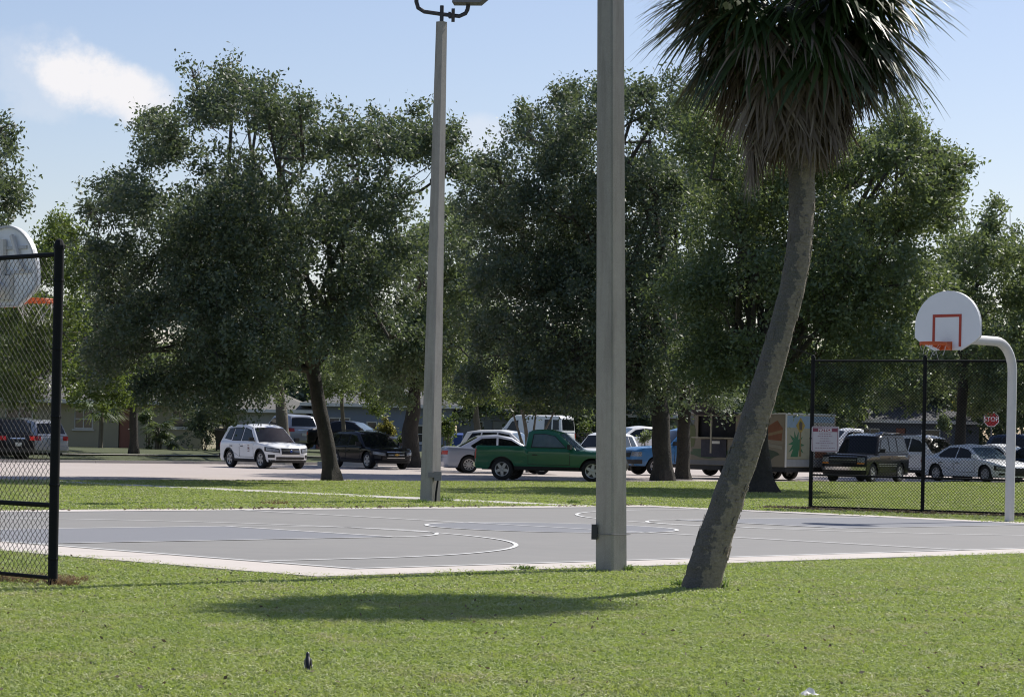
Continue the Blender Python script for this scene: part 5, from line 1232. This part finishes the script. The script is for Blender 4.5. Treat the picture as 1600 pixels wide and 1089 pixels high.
# ------------------------------------------------------------------ food trailer
Yt = F / 43; c0 = on_ground(1228, 746); c0 = Vector(((1228 - HX) / 43, Yt, 0.01))
ftl = thing('food_trailer', 'painted food trailer with open dark serving hatch behind the palm', 'food trailer', c0, 0)
ang_l = R(180 - 44); LL = 4.85; ang_r = R(46); LR = 3.0; Hb, Ht = .50, 2.42
dl = Vector((math.cos(ang_l), math.sin(ang_l), 0)); dr_ = Vector((math.cos(ang_r), math.sin(ang_r), 0))
nl = Vector((-dr_.x, -dr_.y, 0)); nr = Vector((-dl.x, -dl.y, 0)); Z = Vector((0, 0, 1))
tanm = paint('trailer tan', (.17, .145, .105)); mw = lambda c, nm: mat('mural ' + nm, tuple(x * .52 for x in c), .55, (6, .35, tuple(x * .75 for x in c)))
# walls with the hatch opening
hx0, hx1, hz0, hz1 = 2.35, 4.15, 1.50, 2.33
def wall(a0, a1, z0, z1, d=dl, nn=None): 
    nn = nn if nn is not None else nl
    return [d * a0 + Z * z0, d * a1 + Z * z0, d * a1 + Z * z1, d * a0 + Z * z1], -nn * .05
b = MB()
for a0, a1, z0, z1 in ((.03, hx0, Hb, Ht), (hx1, LL, Hb, Ht), (hx0, hx1, Hb, hz0), (hx0, hx1, hz1, Ht)): p_, o_ = wall(a0, a1, z0, z1); b.slab(p_, o_)
p_, o_ = wall(.03, LR, Hb, Ht, dr_, nr); b.slab(p_, o_)
b.slab([dl * LL + Z * Hb, dl * LL + dr_ * LR + Z * Hb, dl * LL + dr_ * LR + Z * Ht, dl * LL + Z * Ht], -dl * .05); b.slab([dr_ * LR + Z * Hb, dl * LL + dr_ * LR + Z * Hb, dl * LL + dr_ * LR + Z * Ht, dr_ * LR + Z * Ht], -dr_ * .05)
b.build('wall', tanm, ftl)
MB().slab([Z * Ht, dl * LL + Z * Ht, dl * LL + dr_ * LR + Z * Ht, dr_ * LR + Z * Ht], Z * .06).build('roof', mat('trailer roof', (.5, .5, .48), .7, (3, .3, (.4, .4, .38))), ftl)
MB().slab([dl * .05 + dr_ * .06 + Z * Hb, dl * (LL - .05) + dr_ * .06 + Z * Hb, dl * (LL - .05) + dr_ * (LR - .06) + Z * Hb, dl * .05 + dr_ * (LR - .06) + Z * Hb], -Z * .18).build('chassis', MT['trim'], ftl)
MB().slab([dl * .06 + dr_ * .1 + Z * .6, dl * (LL - .1) + dr_ * .1 + Z * .6, dl * (LL - .1) + dr_ * .1 + Z * 2.38, dl * .06 + dr_ * .1 + Z * 2.38], dr_ * .0 + dr_ * 1.6).build('interior', mat('dark trailer interior', (.012, .013, .02), .8, (3, .3, (.02, .02, .03))), ftl)
MB().tube([Z * Hb, Z * Ht], .035, 6).build('corner_trim', MT['hoop_pole'], ftl)
hat = MB().slab([dl * (hx0 - .1) + Z * (hz1 + .03) + nl * .01, dl * (hx1 + .1) + Z * (hz1 + .03) + nl * .01, dl * (hx1 + .1) + Z * (hz1 + .42) + nl * .85, dl * (hx0 - .1) + Z * (hz1 + .42) + nl * .85], Z * .05).build('serving_hatch', mat('hatch underside', (.02, .018, .03), .6, (3, .3, (.03, .03, .04))), ftl)
MB().slab([dl * (hx0 - .12) + Z * (hz1 + .41) + nl * .85, dl * (hx1 + .12) + Z * (hz1 + .41) + nl * .85, dl * (hx1 + .12) + Z * (hz1 + .47) + nl * .85, dl * (hx0 - .12) + Z * (hz1 + .47) + nl * .85], nl * .04).build('hatch_edge', tanm, hat)
MB().slab([dl * (hx0 - .05) + Z * hz0 + nl * .005, dl * (hx1 + .05) + Z * hz0 + nl * .005, dl * (hx1 + .05) + Z * hz0 + nl * .32, dl * (hx0 - .05) + Z * hz0 + nl * .32], Z * .04).build('serving_shelf', mat('shelf metal', (.42, .38, .30), .5, (5, .3, (.3, .28, .22))), ftl)
b = MB()
for a in (hx0 + .85,): b.slab([dl * a + Z * .95 + nl * .33, dl * (a + .06) + Z * .95 + nl * .33, dl * (a + .06) + Z * (hz1 + .1) + nl * .33, dl * a + Z * (hz1 + .1) + nl * .33], nl * .04)
b.build('support_pole', mat('pale support', (.48, .44, .34), .6, (5, .3, (.4, .36, .28))), ftl)
bd = MB().slab([dl * 2.75 + Z * .80 + nl * .015, dl * 3.95 + Z * .80 + nl * .015, dl * 3.95 + Z * 1.46 + nl * .015, dl * 2.75 + Z * 1.46 + nl * .015], nl * .03).build('menu_board', mat('menu board', (.018, .022, .04), .6, (9, .5, (.05, .05, .09))), ftl)
MB().slab([dl * 3.05 + Z * 1.30 + nl * .05, dl * 3.5 + Z * 1.30 + nl * .05, dl * 3.5 + Z * 1.40 + nl * .05, dl * 3.05 + Z * 1.40 + nl * .05], nl * .004).build('menu_strip', PA['white'], bd)
# painted mural shapes on both visible walls
def mural(col, nm, d, nn, pts, off=.004):
    MB().slab([d * a + Z * z + nn * .001 for a, z in pts], nn * off).build('mural_shape', mw(col, nm), ftl)
def blob(cx, cz, rx, rz_, n=14, sd=1):
    q = random.Random(sd); return [(cx + rx * math.cos(6.283 * k / n) * q.uniform(.75, 1.1), cz + rz_ * math.sin(6.283 * k / n) * q.uniform(.75, 1.1)) for k in range(n)]
mural((.13, .22, .12), 'green', dl, nl, blob(3.6, .95 + .0, 1.1, .20, 16, 2))
mural((.34, .34, .36), 'grey band', dl, nl, [(2.2, Hb + .02), (4.8, Hb + .02), (4.8, .68), (2.2, .68)])
mural((.22, .26, .10), 'olive', dl, nl, blob(4.48, 1.6, .22, .55, 14, 3), .006); mural((.30, .36, .40), 'pale blue', dl, nl, blob(4.5, 2.15, .22, .2, 12, 4), .006)
mural((.34, .13, .06), 'rust roofs', dl, nl, [(.2, 1.45), (1.2, 1.52), (2.0, 1.38), (2.2, 1.75), (1.6, 2.15), (1.0, 1.9), (.4, 2.2), (.15, 1.9)]); mural((.42, .30, .16), 'ochre', dl, nl, [(.15, 1.75), (.9, 1.60), (1.5, 1.82), (2.1, 1.66), (2.1, 1.74), (1.5, 1.93), (.9, 1.70), (.15, 1.86)], .008)
mural((.10, .14, .09), 'dark green', dl, nl, blob(1.2, .95, 1.0, .22, 14, 5), .006); mural((.45, .42, .34), 'cream wave', dl, nl, [(.15, 1.14), (.8, 1.24), (1.5, 1.16), (2.1, 1.26), (2.1, 1.34), (1.5, 1.25), (.8, 1.34), (.15, 1.26)], .008)
mural((.33, .46, .60), 'sky', dr_, nr, [(.06, 1.95), (LR - .1, 1.9), (LR - .1, 2.38), (.06, 2.38)]); mural((.50, .46, .30), 'yellow field', dr_, nr, [(.06, .8), (LR - .1, .8), (LR - .1, 1.9), (.06, 1.95)])
mural((.03, .20, .07), 'palm green', dr_, nr, [(.28, .88), (.44, 1.18), (.18, 1.05), (.40, 1.32), (.12, 1.32), (.42, 1.45), (.22, 1.68), (.50, 1.55), (.48, 1.82), (.60, 1.58), (.74, 1.80), (.72, 1.50), (.98, 1.62), (.82, 1.40), (1.10, 1.30), (.84, 1.26), (1.04, 1.02), (.76, 1.14), (.70, .88)], .010)
mural((.55, .36, .03), 'yellow diamond', dr_, nr, [(.58, 2.02), (.85, 1.72), (1.12, 2.02), (.85, 2.32)], .010); mural((.10, .06, .03), 'dark figure', dr_, nr, [(.78, 1.86), (.92, 1.86), (.95, 2.12), (.85, 2.18), (.75, 2.12)], .014); mural((.30, .20, .05), 'brown stem', dr_, nr, [(.80, .9), (.90, .9), (.88, 1.8), (.82, 1.8)], .012)
mural((.34, .12, .05), 'terracotta door', dr_, nr, [(1.75, .85), (2.45, .85), (2.45, 1.55), (1.75, 1.55)], .010); mural((.55, .50, .42), 'cream wall', dr_, nr, [(1.45, .8), (2.9, .8), (2.9, 2.15), (1.45, 2.15)], .007); mural((.20, .04, .03), 'red birds', dr_, nr, [(1.9, 1.75), (2.05, 1.75), (2.1, 2.1), (1.98, 1.95), (1.85, 2.12)], .012); mural((.20, .04, .03), 'red birds', dr_, nr, [(2.25, 1.72), (2.4, 1.72), (2.45, 2.05), (2.33, 1.9), (2.2, 2.02)], .012)
mural((.45, .45, .45), 'grey sill', dr_, nr, [(.06, Hb + .02), (LR - .1, Hb + .02), (LR - .1, .78), (.06, .78)])
tm, rbk, rm = wheel_proto(.345, .215, 5)
for a, e in ((2.0, .14), (2.75, .14)):
    for off in (.14, LR - .14):
        wt = new_ob('wheel', tm, ftl); wt.location = dl * a + dr_ * off + Z * .345; wt.rotation_euler = (0, 0, ang_l + (math.pi if off < 1 else 0) + (math.pi / 2) * 0); new_ob('rim_back', rbk, wt); new_ob('rim', rm, wt)
MB().tube([dr_ * LR + dl * .5 + Z * .45, dr_ * (LR + 1.3) + dl * (LL / 2) + Z * .45, dr_ * LR + dl * (LL - .5) + Z * .45], .04, 5).build('tow_bar', MT['trim'], ftl)
# ------------------------------------------------------------------ grass
def tuft_mesh(name, n, rad, h, w_, seed, lean=.5):
    q = np.random.default_rng(seed); a = q.uniform(0, 6.283, n); r_ = rad * np.sqrt(q.uniform(0, 1, n)); c = np.stack([r_ * np.cos(a), r_ * np.sin(a), np.zeros(n)], 1)
    b = q.uniform(0, 6.283, n); hh = h * q.uniform(.45, 1.25, n); ww = w_ * q.uniform(.7, 1.3, n); ln = hh * lean * q.uniform(.2, 1.9, n)
    d = np.stack([np.cos(b), np.sin(b), np.zeros(n)], 1); g_ = b + q.uniform(-1.5, 1.5, n); sd_ = np.stack([np.cos(g_), np.sin(g_), np.zeros(n)], 1)
    up = np.array([0, 0, 1.0])
    mid = c + d * (ln * .35)[:, None] + up * (hh * .6)[:, None]; tip = c + d * ln[:, None] + up * (hh * (1 - .25 * lean))[:, None]
    w1 = sd_ * ww[:, None] * .5
    V = np.stack([c - w1, c + w1, mid + w1 * .9, mid - w1 * .9], 1); V2 = np.stack([mid - w1 * .9, mid + w1 * .9, tip + w1 * .15, tip - w1 * .15], 1)
    tone = q.beta(.55, 1.8, n)
    return np.concatenate([V, V2]), np.concatenate([tone, tone])
def hidden_proto(name, V, tone, m):
    o = quad_mesh(name, V, 4, m, tone); me = o.data; bpy.data.objects.remove(o); return me
def scatter(name, pts, rots, scales, protos, m):
    """one ground-cover object: points carrying instances of small blade tufts"""
    obs = []
    me = bpy.data.meshes.new(name); n = len(pts); me.vertices.add(n); me.vertices.foreach_set('co', np.asarray(pts, np.float32).reshape(-1))
    a = me.attributes.new('rot', 'FLOAT', 'POINT'); a.data.foreach_set('value', np.asarray(rots, np.float32))
    a = me.attributes.new('scl', 'FLOAT', 'POINT'); a.data.foreach_set('value', np.asarray(scales, np.float32))
    me.materials.append(m)
    o = bpy.data.objects.new(name, me); COL.objects.link(o); o['kind'] = 'stuff'
    ng = bpy.data.node_groups.new(name + ' nodes', 'GeometryNodeTree')
    ng.interface.new_socket('Geometry', in_out='INPUT', socket_type='NodeSocketGeometry'); ng.interface.new_socket('Geometry', in_out='OUTPUT', socket_type='NodeSocketGeometry')
    gi = ng.nodes.new('NodeGroupInput'); go = ng.nodes.new('NodeGroupOutput')
    ip = ng.nodes.new('GeometryNodeInstanceOnPoints'); mp = ng.nodes.new('GeometryNodeMeshToPoints'); ng.links.new(gi.outputs[0], mp.inputs[0]); ng.links.new(mp.outputs[0], ip.inputs['Points'])
    # the blade tuft itself lives in the node group as a stored object reference
    oi = ng.nodes.new('GeometryNodeObjectInfo'); oi.inputs['Object'].default_value = protos; oi.inputs['As Instance'].default_value = True; ng.links.new(oi.outputs['Geometry'], ip.inputs['Instance'])
    r_ = ng.nodes.new('GeometryNodeInputNamedAttribute'); r_.data_type = 'FLOAT'; r_.inputs[0].default_value = 'rot'
    cx = ng.nodes.new('ShaderNodeCombineXYZ'); ng.links.new(r_.outputs[0], cx.inputs[2]); ng.links.new(cx.outputs[0], ip.inputs['Rotation'])
    s_ = ng.nodes.new('GeometryNodeInputNamedAttribute'); s_.data_type = 'FLOAT'; s_.inputs[0].default_value = 'scl'; ng.links.new(s_.outputs[0], ip.inputs['Scale'])
    ng.links.new(ip.outputs[0], go.inputs[0]); md = o.modifiers.new('scatter', 'NODES'); md.node_group = ng
    return o
def proto_ob(name, V, tone, m, at):
    o = quad_mesh(name, V, 4, m, tone); o.location = at; o['kind'] = 'stuff'; return o
def lawn_ok(x, y, pad=0.0):
    u, v = to_uv(x, y)
    # grass creeps over the concrete edge by a ragged amount
    rag = .10 * math.sin(u * 3.1) * math.sin(v * 2.3 + 1) + .06 * math.sin(u * 11 + v * 7)
    if AP[0] + .08 + rag < u < AP[1] - .08 + rag and AP[2] + .12 + rag < v < AP[3] - .10 + rag: return False
    if 36.72 < u < 37.88 and AP[3] - .5 < v < 54: return False
    if v > 55.5: return False
    return True
def field(xy_gen): 
    P = []
    for x, y in xy_gen:
        if lawn_ok(x, y): P.append((x, y, ground_z(x, y)))
    return np.array(P)
def grid(y0, y1, sp_, wfac=.225, extra=1.2):
    y = y0
    while y < y1:
        hw = y * wfac + extra; x = -hw
        while x < hw:
            yield x + rnd.uniform(-.45, .45) * sp_, y + rnd.uniform(-.45, .45) * sp_
            x += sp_
        y += sp_
V, tn = tuft_mesh('t', 230, .26, .036, .0105, 1, .95); near_t = proto_ob('grass_tuft', V, tn, MT['grass'], on_ground(700, 1050))
V, tn = tuft_mesh('t', 170, .34, .040, .014, 2, .95); mid_t = proto_ob('grass_tuft', V, tn, MT['grass'], on_ground(1300, 985))
V, tn = tuft_mesh('t', 200, .60, .048, .026, 3, .9); far_t = proto_ob('grass_tuft', V, tn, MT['grass'], on_ground(500, 775))
P = field(grid(11.5, 20.5, .22)); scatter('near_grass', P, rng.uniform(0, 6.28, len(P)), rng.uniform(.75, 1.15, len(P)), near_t, MT['grass'])
P = field(grid(20.5, 38, .27)); scatter('mid_grass', P, rng.uniform(0, 6.28, len(P)), rng.uniform(.75, 1.2, len(P)), mid_t, MT['grass'])
P = field(grid(38, 100, .62)); scatter('far_grass', P, rng.uniform(0, 6.28, len(P)), rng.uniform(.75, 1.2, len(P)), far_t, MT['grass'])

# ------------------------------------------------------------------ weeds, dry tufts, leaf litter
def tuft(name, label, p, n, rad, h, w_, m, lean=.6, cat='weed'):
    V, tn = tuft_mesh('t', n, rad, h, w_, int(abs(p[0]) * 100 + p[1]), lean)
    o = quad_mesh(name, V, 4, m, tn * 1.4); o.location = p; tag(o, label, cat); return o
base_l = lp
dl_ = ldir
q = on_ground(20, 912)
V, tn = tuft_mesh('t', 900, .42, .09, .006, 5, 1.1); V[..., 0] *= 1.5
o = quad_mesh('dry_grass', V, 4, MT['dry'], tn * 1.5); o.location = on_ground(30, 909); tag(o, 'reddish brown dry grass along the foot of the left fence', 'dry grass', kind='stuff')
V, tn = tuft_mesh('t', 260, .14, .10, .006, 6, 1.1)
o = quad_mesh('dry_grass', V, 4, MT['dry'], tn * 1.5); o.location = on_ground(98, 917); tag(o, 'small dry tuft right of the left fence post', 'dry grass', kind='stuff')
spots = [(820, 893, 'weed clump on the concrete edge left of the near light pole', .09, .08), (975, 893, 'weed tuft at the right foot of the near light pole', .09, .10), (693, 785, 'bright weed tuft right of the far pole foot', .22, .20), (655, 787, 'dark weed tuft left of the far pole foot', .20, .12), (1066, 918, 'weeds at the left foot of the palm', .10, .09), (1116, 921, 'weeds at the right foot of the palm', .12, .14), (748, 901, 'low weeds on the concrete edge below the court arc', .16, .05), (895, 788, 'small weed by the far concrete edge', .16, .14), (430, 789, 'brownish weed by the far concrete edge', .3, .12)]
for x, y, lab, r_, h_ in spots:
    m = MT['dry'] if 'brownish' in lab else MT['weed']; tuft('weed', lab, on_ground(x, y), 110, r_, h_, .012, m, .9)
# litter strip under the right hand fence
b = MB(); ft = rp - rdir * 1.0; fe = rp + rdir * 9
w0_, w1_ = nrm_f * .38, -nrm_f * .3
N_ = 40; top_, bot_ = [], []
for k in range(N_ + 1):
    c = ft.lerp(fe, k / N_); top_.append(c + w1_ * rnd.uniform(.5, 1.2)); bot_.append(c + w0_ * rnd.uniform(.6, 1.3))
b.add([(p.x, p.y, .012) for p in top_ + bot_], [(k, k + 1, N_ + 2 + k, N_ + 1 + k) for k in range(N_)]); b.build('soil_strip', MT['dirt'])['kind'] = 'structure'
n_ = 2600; tt = rng.uniform(0, 1, n_); oo = rng.normal(0, .22, n_)
C_ = np.stack([ft.x + (fe.x - ft.x) * tt + nrm_f.x * oo, ft.y + (fe.y - ft.y) * tt + nrm_f.y * oo, np.full(n_, .03) + rng.uniform(0, .03, n_)], 1)
o = quad_mesh('leaf_litter', leaf_quads(C_, .09, 1.5), 4, MT['litter'], rng.uniform(0, .8, n_)); o['kind'] = 'stuff'; tag(o, 'dry fallen leaves along the foot of the right fence', 'leaf litter')
# fallen leaves and debris on the far concrete edge
n_ = 260; uu = rng.uniform(AP[0] + 3, AP[1], n_); vv = V1 + .75 - np.abs(rng.normal(0, .25, n_)); PP = np.array([tuple(uv(a, b_, .045)) for a, b_ in zip(uu, vv)])
o = quad_mesh('leaf_litter', leaf_quads(PP, .09, 2.5), 4, MT['litter'], rng.uniform(0, .5, n_)); o['kind'] = 'stuff'; tag(o, 'scattered dry leaves on the far concrete edge of the court', 'leaf litter')
# small black bird in the near grass
bp_ = on_ground(481, 1047)
bird = thing('bird', 'small black bird with white flecks standing in the near grass', 'bird', bp_, R(100))
bb = MB(); blk = mat('black plumage', (.008, .008, .010), .4, (60, .3, (.02, .02, .03))); wf = mat('white plumage fleck', (.6, .6, .62), .6, (40, .3, (.45, .45, .46)))
# upright body profile: tail low, head high
prof = [(-.046, .012, .004), (-.034, .022, .011), (-.018, .036, .017), (0, .052, .019), (.012, .070, .016), (.018, .083, .0115), (.022, .094, .0115), (.026, .101, .0095), (.030, .106, .004)]
bb.tube([(x, 0, z) for x, z, r_ in prof], [r_ for *_, r_ in prof], 12); bb.build('body', blk, bird, smooth=True)
MB().slab([(-.070, -.007, .002), (-.070, .007, .002), (-.034, .011, .020), (-.034, -.011, .020)], (0, 0, .004)).build('tail', blk, bird)
for sy in (1, -1):
    MB().slab([(-.05, sy * .014, .018), (-.01, sy * .020, .040), (.010, sy * .017, .064), (-.012, sy * .016, .062), (-.045, sy * .013, .030)], (0, sy * .004, 0)).build('wing', blk, bird)
    MB().lathe([(0, -.002), (.005, -.001), (.004, .003), (0, .004)], 8, 'Y', (.002, sy * .0205, .066)).build('wing_fleck', wf, bird)
    MB().slab([(-.030, sy * .0205, .024), (-.012, sy * .0235, .036), (-.010, sy * .0235, .031), (-.028, sy * .0205, .019)], (0, sy * .002, 0)).build('wing_fleck', wf, bird)
    MB().tube([(.0, sy * .008, .040), (.004, sy * .009, .015), (.012, sy * .010, -.004)], [.003, .0016, .0014], 5).build('leg', blk, bird)
    MB().lathe([(0, -.001), (.0022, 0), (0, .001)], 6, 'Y', (.028, sy * .0095, .099)).build('eye', wf, bird)
MB().tube([(.030, 0, .100), (.052, 0, .097)], [.0042, .0006], 6).build('beak', blk, bird)
# pale crumpled wrapper at the bottom edge
p = on_ground(1265, 1090); b = MB(); q = random.Random(3); G = 7
for i in range(G):
    for j in range(G):
        rr2 = math.hypot(i - 3, j - 3) / 4.2; b.v.append(((i - 3) * .018 + q.uniform(-.005, .005), (j - 3) * .020 + q.uniform(-.005, .005), .012 + .035 * (1 - rr2) * q.uniform(.4, 1.5)))
for i in range(G - 1):
    for j in range(G - 1): A = i * G + j; b.f.append((A, A + 1, A + G + 1, A + G))
o = b.build('wrapper', mat('pale crumpled wrapper', (.55, .56, .55), .5, (30, .4, (.4, .42, .40))), None); o.location = p; tag(o, 'pale crumpled wrapper lying in the grass at the bottom edge', 'litter')

# a few dry fallen leaves lying on the near lawn
n_ = 420; yy = rng.uniform(13, 27, n_); xx = rng.uniform(-1, 1, n_) * yy * .21; keep = np.array([lawn_ok(a, b_) for a, b_ in zip(xx, yy)])
PP = np.stack([xx, yy, np.full(n_, .036)], 1)[keep]; o = quad_mesh('fallen_leaves', leaf_quads(PP, .035, 1.2), 4, MT['litter'], rng.uniform(0, .9, len(PP))); o['kind'] = 'stuff'; tag(o, 'small dry leaves scattered over the near lawn', 'fallen leaves')  # lawn_leaves
